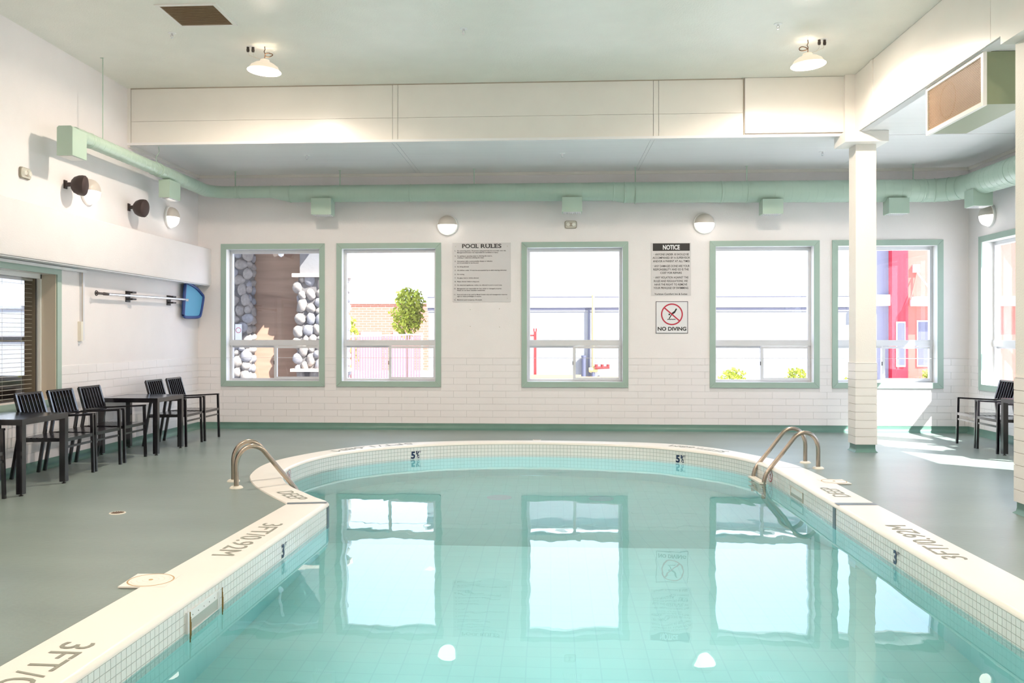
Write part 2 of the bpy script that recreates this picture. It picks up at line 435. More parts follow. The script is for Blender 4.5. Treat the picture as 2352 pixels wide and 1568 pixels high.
# dark vertical strip tiles below the rope lines, depth numbers and no-diving marks on the rim
def rim_frame(x, y):
    i = min(range(NI), key=lambda k: (inner[k].x-x)**2+(inner[k].y-y)**2)
    t = (inner[min(i+1, NI-1)]-inner[max(i-1, 0)]).normalized(); nrm = Vector((t.y, -t.x, 0))
    return inner[i], t, nrm
def rim_matrix(x, y, z, d=.0085):
    p, t, nrm = rim_frame(x, y)
    # local x to the reader's right when looking at the wall from the water, local y up, local z to the water
    right = Vector((0, 0, 1)).cross(nrm); 
    M = Matrix((right, Vector((0, 0, 1)), nrm)).transposed().to_4x4(); M.translation = Vector((p.x, p.y, z))+nrm*d
    return M
for (x, y) in ((-1.997, 7.64), (2.525, 7.89)):
    M = rim_matrix(x, y, 0)
    G().box(-.036, .036, -.315, -.024, -.004, .002, M).build('strip_tile', DARKTILE, shell)
def rim_text(parts, x, y, z, name='depth_number', m=NAVY):
    M = rim_matrix(x, y, z); g = G()
    for body, dx, dy, w_, h_, b in parts:
        v, f = fit_text(body, w_, h_, b); g.add([M @ (p+Vector((dx, dy, .001))) for p in v], f)
    return g.build(name, m, shell)
five = [('5', -.075, -.075, .062, .10, .04), ('1', .0, -.015, .018, .045, .03), ('/', .008, -.06, .03, .08, .02), ('2', .025, -.07, .025, .045, .03), ('FT', .035, .0, .038, .028, .02)]
three = [('3', -.06, -.075, .06, .105, .04), ('FT', .012, .0, .04, .03, .02)]
rim_text(five, -1.835, 11.86, -.10); rim_text(five, 1.735, 11.63, -.10)
rim_text(three, -2.01, 6.41, -.095); rim_text(three, 2.525, 6.48, -.095)
def nodive(M, R, par, red=RED, blk=BLACK, w_=.12):
    g = G(); seg = 40; vs = []
    for k in range(seg):
        a = 2*PI*k/seg
        for r in (R, R*(1-w_)): vs.append(M @ Vector((r*math.cos(a), r*math.sin(a), .0012)))
    g.add(vs, [(2*k, 2*((k+1) % seg), 2*((k+1) % seg)+1, 2*k+1) for k in range(seg)])
    a = math.radians(-41); d = Vector((math.cos(a), math.sin(a), 0)); q = Vector((-d.y, d.x, 0))*R*w_*.5; e = d*R*.93
    zz = Vector((0, 0, .0016))
    g.add([M @ (-e-q+zz), M @ (e-q+zz), M @ (e+q+zz), M @ (-e+q+zz)], [(0, 1, 2, 3)])
    g.build('prohibition_ring', red, par)
    g = G()
    def seg2(a, b, w):
        a = Vector((*a, .0008))*1; b = Vector((*b, .0008)); a.x *= R; a.y *= R; b.x *= R; b.y *= R
        t = (b-a).normalized(); q = Vector((-t.y, t.x, 0))*w*R/2
        g.add([M @ (a-q), M @ (b-q), M @ (b+q), M @ (a+q)], [(0, 1, 2, 3)])
    seg2((.42, .52), (.22, .16), .13); seg2((.25, .22), (-.05, 0), .17); seg2((0, .04), (-.25, -.40), .09)
    cx, cy = -.24, -.01
    g.add([M @ Vector(((cx+.08*math.cos(2*PI*k/12))*R, (cy+.08*math.sin(2*PI*k/12))*R, .0008)) for k in range(12)], [tuple(range(12))])
    for k in range(6): seg2((-.42+k*.125, -.46+(.02 if k % 2 else -.02)), (-.42+(k+1)*.125, -.46+(-.02 if k % 2 else .02)), .07)
    g.build('diver_pictogram', blk, par)
for (x, y) in ((-2.955, 9.75), (2.50, 10.08)):
    M = rim_matrix(x, y, -.085)
    G().lathe([(0, .0), (.075, .0)], M, 32).build('mark_disc', SIGNW, shell)
    nodive(M, .074, shell)

# deck lettering along the coping centre line
ML = [0]
for i in range(1, NI): ML.append(ML[-1]+(mid[i]-mid[i-1]).length)
def mid_at(s):
    lo, hi = 0, NI-2
    while lo < hi:
        q = (lo+hi+1)//2
        if ML[q] <= s: lo = q
        else: hi = q-1
    t = (s-ML[lo])/max(1e-9, ML[lo+1]-ML[lo]); T = (mid[min(lo+2, NI-1)]-mid[max(lo-1, 0)]).normalized()
    return mid[lo].lerp(mid[lo+1], t), T
def s_of(x, y): i = min(range(NI), key=lambda k: (mid[k].x-x)**2+(mid[k].y-y)**2); return ML[i]
def deck_text(body, p0, p1, h=.155, cen=.0, bold=.0):
    s0, s1 = s_of(*p0), s_of(*p1); w_ = abs(s1-s0); sg = 1 if s1 > s0 else -1
    v, f = fit_text(body, w_, h, bold); g = G(); out = []
    for q in v:
        p, T = mid_at(s0+sg*q.x); nrm = Vector((T.y, -T.x, 0)); r = p+nrm*(q.y-h/2+cen); out.append((r.x, r.y, .0140))
    g.add(out, f); return g.build('deck_marking', INK, coping)
deck_text('3FT/0.92M', (-2.20, 6.84), (-2.25, 5.86), .16)
deck_text('3FT/0.92M', (-2.3, 4.13), (-2.35, 3.12), .16)
deck_text('DEEP', (-2.62, 8.18), (-2.27, 7.82), .15)
deck_text('5FT/1.68M', (-1.95, 12.0), (-2.86, 11.16), .15)
deck_text('5FT/1.68M', (2.36, 11.37), (1.62, 12.0), .15)
deck_text('DEEP', (2.7, 8.24), (2.7, 8.70), .15)
deck_text('3FT/0.92M', (2.7, 6.03), (2.7, 7.09), .16)

# skimmer mouths
g = G().box(-2.035, -2.012, 4.83, 4.85, -.175, -.07).box(-2.035, -2.012, 5.24, 5.26, -.175, -.07).box(-2.045, -2.014, 4.83, 5.26, -.105, -.07)
t = thing('pool_skimmer', 'long white skimmer mouth in the left pool rim, brown stains at its ends', 'skimmer', (-2.03, 5.05, -.12))
g = G()
for z0, z1 in ((-.073, -.060), (-.19, -.178)): g.box(-2.062, -2.043, 4.832, 5.248, z0, z1)
for y0, y1 in ((4.80, 4.83), (5.25, 5.28)): g.box(-2.062, -2.043, y0, y1, -.19, -.06)
g.build('skimmer_frame', WHITE, t, world=True)
bx(-2.075, -2.06, 4.82, 5.26, -.18, -.115).build('weir_flap', CREAM, t, world=True)
g = G().box(-2.055, -2.048, 4.83, 5.25, -.115, -.072)
g.build('face_plate', WHITE, t, world=True)
for k in range(5): G().lathe([(.004, 0), (0, .002)], Matrix.Translation((-2.047, 4.88+k*.08, -.094)) @ Matrix.Rotation(PI/2, 4, 'Y'), 8).build('screw', BLACK, t, world=True)
RUST = mat('rust_stain', (.22, .14, .03), .8)
for yy in (4.79, 5.27):
    g = G()
    for q in range(3): g.box(-2.0265+.0005*q, -2.0225+.0005*q, yy-.004+.006*q, yy+.002+.005*q, -.30+.05*q, -.05-.03*q)
    g.build('rust_streak', RUST, t, world=True)
t = thing('pool_skimmer', 'small flush skimmer mouth in the right pool rim near the ladder', 'skimmer', (2.53, 9.1, -.12))
g = G().box(2.513, 2.519, 8.87, 9.32, -.076, -.070).box(2.513, 2.519, 8.87, 8.878, -.17, -.07).box(2.513, 2.519, 9.312, 9.32, -.17, -.07)
g.build('skimmer_frame', CREAM, t, world=True)
bx(2.520, 2.526, 8.878, 9.312, -.135, -.076).build('face_plate', PTILE, t, world=True)
bx(2.525, 2.54, 8.878, 9.312, -.18, -.135).build('weir_flap', BROWN, t, world=True)

# lids and drains in the deck
def lid(name, label, x, y, r, sq, rz=0):
    t = thing(name, label, 'lid', (x, y, 0), rz)
    G().prism([(-sq, -sq), (sq, -sq), (sq, sq), (-sq, sq)], .004, .014).build('collar', COPE, t)
    g = G().lathe([(r, .0145), (r+.006, .0165), (r+.009, .0145)], None, 40); g.build('rim_ring', mat('rusty_ring', (.50, .34, .17), .7), t)
    g = G().lathe([(0, .016), (r-.002, .016), (r, .0142)], None, 40); g.build('cover', COPE, t)
    g = G()
    for q in (.35, .6, .85): g.lathe([(r*q, .0162), (r*q+.003, .0172), (r*q+.005, .0162)], None, 32)
    g.build('cover_ribs', CREAM, t)
    G().lathe([(0, .0185), (.011, .0185), (.014, .016)], None, 12).build('lid_bolt', mat('rusty_ring', (.5, .3, .2)), t)
    return t
lid('skimmer_lid', 'round cream skimmer lid straddling the left coping and green deck', -2.435, 5.18, .128, .14, .05)
lid('skimmer_lid', 'round cream skimmer lid straddling the right coping beside the ladder', 2.90, 9.11, .118, .13, .05)
def drain(label, x, y, r, z=0.0):
    t = thing('floor_drain', label, 'drain', (x, y, z))
    G().lathe([(0, .003), (r*.82, .003), (r*.86, .006), (r, .004), (r*1.02, 0)], None, 32).build('drain_ring', CREAM if z == 0 else ALU, t)
    g = G()
    for k in range(-3, 4): h = math.sqrt(max(0, (r*.78)**2-(k*r*.22)**2)); g.box(k*r*.22-.003, k*r*.22+.003, -h, h, .003, .0065)
    g.build('drain_grate', BROWN if z == 0 else ALU, t); return t
drain('small round floor drain in the green deck left of the pool', -3.67, 7.19, .066)
drain('small pale floor drain between the far coping and the back wall', -.2, 12.60, .06)
drain('round main drain on the pool bottom, left of the pair', -.64, 10.8, .15, depth(9.75))
drain('round main drain on the pool bottom, right of the pair', .62, 10.8, .15, depth(9.75))

# ------------------------------------------------------------------ walls
TH = .25
def wall_with_holes(u0, u1, z0, z1, holes, place):
    """boxes covering u0..u1 x z0..z1 minus rectangular holes; place(ua,ub,za,zb) adds a box"""
    us = sorted({u0, u1, *[h[0] for h in holes], *[h[1] for h in holes]})
    for a, b in zip(us, us[1:]):
        c = (a+b)/2; hs = sorted([(h[2], h[3]) for h in holes if h[0] < c < h[1]]); z = z0
        for h0, h1 in hs:
            place(a, b, z, h0); z = h1
        place(a, b, z, z1)
CW = .088       # casing width
BWIN = [(-5.372, -3.657), (-3.464, -1.762), (-.466, 1.229), (2.508, 4.209), (4.403, 6.097)]
WZ0, WZ1 = .687, 3.004
RWIN = [(11.886, 13.586), (10.33, 11.70), (8.75, 10.27), (5.6, 7.3), (3.7, 5.4)]
HC = CW-.0125
bh = [(a+HC, b-HC, WZ0+HC, WZ1-HC) for a, b in BWIN]; rh = [(a+HC, b-HC, WZ0+HC, WZ1-HC) for a, b in RWIN]
lh = [(6.28, 9.8335, WZ0+HC, 2.232)]
g = G(); wall_with_holes(XL-TH, XR+TH, 0, 5.1, bh, lambda a, b, c, d: g.box(a, b, YB, YB+TH, c, d)); wall_back = struct('wall_back', g, WALL)
g = G(); wall_with_holes(YF-TH, YB, 0, 5.1, rh, lambda a, b, c, d: g.box(XR, XR+TH, a, b, c, d)); wall_right = struct('wall_right', g, WALL)
g = G(); wall_with_holes(YF-TH, YB, 0, 5.1, lh, lambda a, b, c, d: g.box(XL-TH, XL, a, b, c, d)); wall_left = struct('wall_left', g, WALL)
g = G().box(XL-TH, XR+TH, YF-TH, YF, 0, 5.1); wall_front = struct('wall_front', g, WALL)

# wall tiles: running bond of 0.42 x 0.105 m pieces, each its own object
tile_meshes = {}
def tile_mesh(w_):
    k = round(w_, 2)
    if k not in tile_meshes: tile_meshes[k] = bx(.0022, w_-.0022, 0, .008, .0022, .1028).mesh('wall_tile', TILE)
    return tile_meshes[k]
def tiles(parent, u0, u1, rows, place, holes=(), zb=.1, du=.42, dz=.105, phase=0., keep=lambda u, r: True):
    c = 0
    for r in range(rows):
        z = zb+r*dz; u = u0-du+(r % 2)*du/2+phase
        while u < u1:
            a, b = max(u, u0), min(u+du, u1); u += du
            segs = [(a, b)]
            for h in holes:
                if z+dz > h[2]+.02 and z < h[3]-.02:
                    ns_ = []
                    for p, q in segs:
                        if h[1] <= p or h[0] >= q: ns_.append((p, q)); continue
                        if p < h[0]: ns_.append((p, h[0]))
                        if q > h[1]: ns_.append((h[1], q))
                    segs = ns_
            for p, q in segs:
                if q-p < .03 or not keep((p+q)/2, r): continue
                o = link('tile', tile_mesh(q-p), parent); place(o, p, z); c += 1
    return c
def pl_back(o, u, z): o.location = (u, YB-.008, z)
def pl_left(o, u, z): o.location = (XL+.008, u, z); o.rotation_euler = (0, 0, PI/2)
def pl_right(o, u, z): o.location = (XR, u, z); o.rotation_euler = (0, 0, PI/2)
n1 = tiles(wall_back, XL, XR, 10, pl_back, [(a, b, WZ0, WZ1) for a, b in BWIN])
n2 = tiles(wall_left, 8.0, YB, 10, pl_left, [(6.1, 9.91, WZ0, 3)])
n3 = tiles(wall_right, 10.9, YB, 10, pl_right, [(a, b, WZ0, WZ1) for a, b in RWIN])
print('tiles', n1, n2, n3)
# trim line on top of the tile
struct('trim_1', G().box(XL, XR, YB-.009, YB, 1.150, 1.155), GROUT)

# recessed mortar bed behind the tiles
g = G(); wall_with_holes(XL, XR, .1, 1.15, [(a, b, WZ0, WZ1) for a, b in BWIN], lambda a, b, c, d: g.box(a, b, YB-.003, YB, c, min(d, 1.15)) if c < 1.15 else None); g.build('mortar_bed', GROUT, wall_back)
g = G(); wall_with_holes(8.0, YB, .1, 1.15, [(6.1, 9.91, WZ0, 3)], lambda a, b, c, d: g.box(XL, XL+.003, a, b, c, min(d, 1.15)) if c < 1.15 else None); g.build('mortar_bed', GROUT, wall_left)
g = G(); wall_with_holes(10.9, YB, .1, 1.15, [(a, b, WZ0, WZ1) for a, b in RWIN], lambda a, b, c, d: g.box(XR-.003, XR, a, b, c, min(d, 1.15)) if c < 1.15 else None); g.build('mortar_bed', GROUT, wall_right)
# cove base
def cove(name, pts_fn, u0, u1):
    pr = [(0, .1), (.006, .1), (.008, .055), (.018, .028), (.045, .010), (.085, .0008), (.085, 0), (0, 0)]
    g = G(); vs = [pts_fn(u, d, z) for u in (u0, u1) for d, z in pr]; k = len(pr)
    g.add(vs, [(i, (i+1) % k, k+(i+1) % k, k+i) for i in range(k)]+[tuple(range(k)), tuple(range(2*k-1, k-1, -1))])
    struct(name, g, COVE, True)
cove('baseboard_back', lambda u, d, z: (u, YB-d, z), XL, XR)
cove('baseboard_left', lambda u, d, z: (XL+d, u, z), YF, YB)
cove('baseboard_right', lambda u, d, z: (XR-d, u, z), YF, YB)

# ------------------------------------------------------------------ ceilings, fascias, soffit
struct('ceiling', G().box(XL-TH, XR+TH, YF-TH, YB+TH, ZH, ZH+.2), CEIL)
lowc = sempty('ceiling_low')
def panel(x0, x1, y0, y1, z0, z1, par, m, nm='panel'):
    return bx(x0, x1, y0, y1, z0, z1).build(nm, m, par)
jx = [XL, -2.15, -2.09, 1.33, 1.38, 4.45, XR]
for a, b in zip(jx, jx[1:]): panel(a+.002, b-.002, 11.76, YB, ZL, ZL+.03, lowc, LOWC)
for a, b in zip(jx, jx[1:]): panel(a+.002, b-.002, 11.60, 11.756, ZL-.004, ZL+.03, lowc, LOWC)
ys_ = [YF, 1.0, 4.6, 8.2, 11.598]
for a, b in zip(ys_, ys_[1:]): panel(XS+.005, XR, a+.002, b-.002, ZL, ZL+.03, lowc, LOWC)
bx(XL, XR, YS+.05, YB, ZL+.04, ZL+.10).build('backing', GROUT, lowc)
bx(XS+.02, XR, YF, YS, ZL+.04, ZL+.10).build('backing', GROUT, lowc)
fas = sempty('wall_fascia')
bx(XL, XS, YS+.012, YS+.10, ZL-.01, ZH).build('backing', GROUT, fas)
fx = [XL+.05, -2.11, -2.04, 1.35, 1.42, 2.52]
for a, b in zip(fx, fx[1:]):
    panel(a, b-.006, YS-.006, YS+.012, ZL+.0, 4.42, fas, FASC); panel(a, b-.006, YS-.004, YS+.012, 4.424, ZH-.012, fas, FASC)
panel(2.53, XS-.12, YS-.03, YS+.012, ZL+.03, ZH-.004, fas, FASC)
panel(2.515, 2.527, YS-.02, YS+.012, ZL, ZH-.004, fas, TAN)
panel(XL, XS-.1, YS-.018, YS+.012, ZL-.022, ZL+.012, fas, LOWC, 'edge_trim')
panel(XL, 2.5, YS-.012, YS+.01, ZH-.012, ZH, fas, TAN, 'top_bead')  # thin tan bead along the top of the fascia
panel(XL, XL+.045, YS-.016, YS+.01, ZL, ZH, fas, FASC, 'corner_bead')
# right fascia
bx(XS+.003, XS+.10, YF, YS-.1, ZL-.01, ZH).build('backing', GROUT, fas)
for a, b in ((-2.6, 1.2), (1.206, 4.9), (4.906, 8.0), (8.006, 10.83), (10.92, 11.5)):
    panel(XS-.015, XS+.003, a, b, ZL-.004, ZH-.004, fas, FASC)
panel(XS-.03, XS+.003, 10.83, 10.92, ZL-.004, ZH-.004, fas, FASC, 'cover_strip')
panel(XS-.14, XS+.10, 11.47, YS+.10, ZL-.1, ZH, fas, FASC, 'corner_post')
# crown bead where low ceiling meets walls
g = G().box(XL, XR, YB-.03, YB, 4.075, ZL).box(XL, XL+.03, YS, YB, 4.075, ZL).box(XR-.03, XR, YF, YB, 4.075, ZL); struct('trim_2', g, FASC)
# soffit along the left wall
g = G(); pr = [(XL, 2.925), (-5.55, 2.925), (-5.538, 2.915), (-5.535, 2.36), (-5.545, 2.335), (-5.56, 2.327), (XL, 2.327)]
k = len(pr); g.add([(x, y, z) for y in (YF, YB) for x, z in pr], [(i, (i+1) % k, k+(i+1) % k, k+i) for i in range(k)]+[tuple(range(k)), tuple(range(2*k-1, k-1, -1))])
struct('trim_3', g, WALL, True)
struct('trim_4', G().box(XL, -5.555, YF, YB, 2.318, 2.327), ALU)

# ------------------------------------------------------------------ windows
def casing(parent, W_, H_, c=CW, d=.02, m=MINT):
    for q in ([(0, 0), (W_, 0), (W_-c, c), (c, c)], [(0, H_), (c, H_-c), (W_-c, H_-c), (W_, H_)], [(0, 0), (c, c), (c, H_-c), (0, H_)], [(W_, 0), (W_, H_), (W_-c, H_-c), (W_-c, c)]):
        cx = sum(p[0] for p in q)/4; cz = sum(p[1] for p in q)/4
        q = [(cx+(p[0]-cx)*(1-.0015), cz+(p[1]-cz)*(1-.0015)) for p in q]
        M = Matrix(((1, 0, 0, 0), (0, 0, -1, 0), (0, 1, 0, 0), (0, 0, 0, 1)))
        G().prism(q, 0, d, M).build('casing', m, parent)
def make_window(name, loc, rz, W_, H_=WZ1-WZ0):
    r = sempty(name, loc, rz); c = CW; D = .20
    casing(r, W_, H_)
    g = G()
    for b in ((c-.012, c, 0, D, c, H_-c), (W_-c, W_-c+.012, 0, D, c, H_-c), (c, W_-c, 0, D, c-.012, c), (c, W_-c, 0, D, H_-c, H_-c+.012)): g.box(b[0], b[1], b[2]-.004, b[3]+.045, b[4], b[5])
    g.build('window_liner', WHITE, r)
    x0, x1, z0, z1 = c, W_-c, c, H_-c; f = .042; zm = 1.392-loc[2]
    fr = G().box(x0+.001, x0+f, D-.04, D+.04, z0+.001, z1-.001).box(x1-f, x1-.001, D-.04, D+.04, z0+.001, z1-.001).box(x0+f, x1-f, D-.038, D+.038, z1-f*1.3, z1-.001).box(x0+f, x1-f, D-.038, D+.038, z0+.001, z0+f*.8)
    fro = fr.build('window_frame', ALU, r)
    G().box(x0+.002, x1-.002, D-.058, D+.036, zm-.048, zm+.048).build('transom', ALU, r)
    bx(x0+f, x1-f, D+.005, D+.011, zm+.048, z1-f*1.3).build('pane', GLASS, fro)
    xm = (x0+x1)/2-.02; s = .035
    # fixed left light and sliding right sash
    a = G().box(x0+f, xm, D, D+.03, zm-.048-.03, zm-.048).box(xm, xm+.03, D, D+.03, z0+f*.8, zm-.048).build('fixed_light', ALU, r)
    bx(x0+f, xm, D+.012, D+.018, z0+f*.8, zm-.078).build('pane', GLASS, a)
    xa, xb, za, zb = xm-.005, x1-f*.5, z0+.02, zm-.052
    b = G().box(xa, xa+s*1.3, D-.056, D-.042, za, zb).box(xb-s, xb, D-.056, D-.042, za, zb).box(xa+s*1.3, xb-s, D-.055, D-.042, zb-s, zb).box(xa+s*1.3, xb-s, D-.055, D-.042, za, za+s*1.2).build('sliding_sash', ALU, r)
    bx(xa+s*1.3, xb-s, D-.05, D-.046, za+s*1.2, zb-s).build('pane', GLASS, b)
    G().box(xa-.006, xa+.004, D-.06, D-.045, (za+zb)/2-.03, (za+zb)/2+.03).build('sash_latch', BLACK, b)
    return r
for i, (a, b) in enumerate(BWIN): make_window('window_%d' % (i+1), (a, YB, WZ0), 0, b-a)
for i, (a, b) in enumerate(RWIN): make_window('window_%d' % (i+6), (XR, b, WZ0), -PI/2, b-a)
# left interior window, with tan liner, sliding frame and blinds behind
lw = sempty('window_11', (XL, 0, WZ0))
g_ = G()
def lcas(q): # polygon in (y,z) extruded towards +x
    M = Matrix(((0, 0, 1, 0), (1, 0, 0, 0), (0, 1, 0, 0), (0, 0, 0, 1)))
    G().prism(q, 0, .02, M).build('casing', MINT, lw)
y0, y1, H_ = 6.2, 9.92, 2.305-WZ0; c = CW
lcas([(y0, 0), (y1, 0), (y1-c, c), (y0+c, c)]); lcas([(y0, H_), (y0+c, H_-c), (y1-c, H_-c), (y1, H_)]); lcas([(y1, 0), (y1, H_), (y1-c, H_-c), (y1-c, c)]); lcas([(y0, 0), (y0+c, c), (y0+c, H_-c), (y0, H_)])
TANL = mat('warm_liner', (.62, .55, .46), .5)
bx(-.17, .003, 9.82, 9.832, c, H_-c).build('window_liner', TANL, lw)
bx(-.17, .003, y0+c, 9.832, H_-c, H_-c+.012).build('window_liner', WHITE, lw)
bx(-.17, .003, y0+c, 9.832, c-.012, c).build('window_liner', TANL, lw)
bx(-.215, -.165, 9.80, 9.82, c, H_-c).build('window_frame', WHITE, lw)
bx(-.215, -.165, y0+c, 9.82, H_-c-.05, H_-c).build('window_frame', WHITE, lw)
bx(-.222, -.211, 9.79, 9.80, c, H_-c-.05).build('gasket', BLACK, lw)
bx(-.198, -.192, y0+c, 9.795, c, H_-c-.05).build('pane', GLASS, lw)
bx(-.36, -.22, 9.80, 9.834, c-.012, H_-c).build('outer_jamb', mat('olive_brown', (.21, .16, .10), .5), lw)
bx(-.37, -.22, y0+c, 9.834, H_-c-.05, H_-c+.02).build('outer_head', BROWN, lw)
bl = thing('window_blind', 'tan slatted blind behind the left interior window', 'blind', (XL-.27, 8.6, 1.9))
for k in range(27):
    z = .80+k*.05
    G().box(-.011, .011, 7.2-8.6, 9.785-8.6, -.0012, .0012, Matrix.Translation((0, 0, z-1.9)) @ Matrix.Rotation(.12, 4, 'Y')).build('slat', BLIND, bl)
for yy in (8.0, 9.25, 9.6): G().tube([(0, yy-8.6, -1.12), (0, yy-8.6, .24)], .0015, 6).build('blind_cord', BLIND, bl)
bx(-.02, .02, 7.2-8.6, 9.785-8.6, .24, .27).build('head_rail', BLIND, bl)
# room beyond the left wall
A0 = XL-TH-.0
g = G().box(A0-4.0, A0-.001, 4.0, 14.0, .0, .05).box(A0-4, A0-.001, 4, 14, 3.1, 3.2)
wall_with_holes(A0-4, A0, 0, 3.15, [(A0-4.0, A0-1.92, .86, 2.6)], lambda a, b, c_, d: g.box(a, b, 13.6, 13.75, c_, d))
g.box(A0-4.1, A0-4, 4, 14, 0, 3.2).box(A0-4, A0, 3.9, 4, 0, 3.2)
struct('wall_annex', g, mat('annex_wall', (.34, .26, .20), .7))
wa = sempty('window_12', (A0-4.0, 13.6, .86))
G().box(0, 2.08, .0, .05, .55, .63).box(0, .05, 0, .05, 0, 1.74).box(2.04, 2.08, 0, .05, 0, 1.74).build('window_frame', BROWN, wa)
bx(.0, 2.08, .05, .056, 0, 1.74).build('pane', GLASS, wa)
# curtain track beside the left window
t = thing('curtain_track', 'white metal curtain track under the left soffit with hanging end channel', 'track', (XL, 9.5, 2.3))
bx(0, .05, -3.3, .90, -.018, .008).build('rail', ALU, t); bx(0.05, .06, -3.3, .90, -.022, .012).build('rail_lip', WHITE, t)
bx(0, .03, .84, .90, -.85, -.018).build('end_channel', ALU, t); bx(.03, .034, .84, .862, -.85, -.018).build('channel_lip', TAN, t)
bx(.0, .045, .80, .845, -.86, -.62).build('pull_handle', CREAM, t)

# ------------------------------------------------------------------ columns
def column(name, label, x, y, top):
    t = thing(name, label, 'column', (x, y, 0)); h = .137
    g = G().box(-h+.008, h-.008, -h+.008, h-.008, .1, top); g.build('shaft', mat('column_paint', (.85, .81, .75), .55, bump=.3, bscale=70), t)
    g = G(); 
    pr = [(h-.016, .1), (h-.016, .05), (h-.01, .02), (h+.01, .001)]
    for k in range(4):
        M = Matrix.Rotation(k*PI/2, 4, 'Z'); vs = []
        for d, z in pr: vs += [M @ Vector((-d, -d, z)), M @ Vector((d, -d, z))]
        g.add(vs, [(2*i, 2*i+1, 2*i+3, 2*i+2) for i in range(3)])
    g.build('cove_base', COVE, t, True)
    cm = mat('column_tile', (.83, .80, .76), .2)
    for r in range(10):
        z = .1+.105*r
        for k in range(4):
            M = Matrix.Rotation(k*PI/2, 4, 'Z')
            e = h+.001 if k % 2 == 0 else h-.0095; G().box(-e, e, -h-.001, -h+.009, z+.0025, z+.1025, M).build('tile', cm, t)
    G().box(-h-.003, h+.003, -h-.003, h+.003, 1.150, 1.158).build('tile_cap', cm, t)
    return t
column('support_column', 'square white column with tiled foot standing alone at the far right of the pool', 4.066, 11.63, 3.98)
column('support_column', 'near square column cut off by the right edge of the photo, tiled foot', 4.066, 7.50, 3.98)
# capitals under the fascia corner
caps = sempty('beam_capital')
panel(3.75, 4.29, 11.33, 11.78, 3.98, 4.118, caps, FASC, 'capital_block')
panel(3.82, 4.31, 7.2, 7.64, 3.98, 4.116, caps, FASC, 'capital_block')

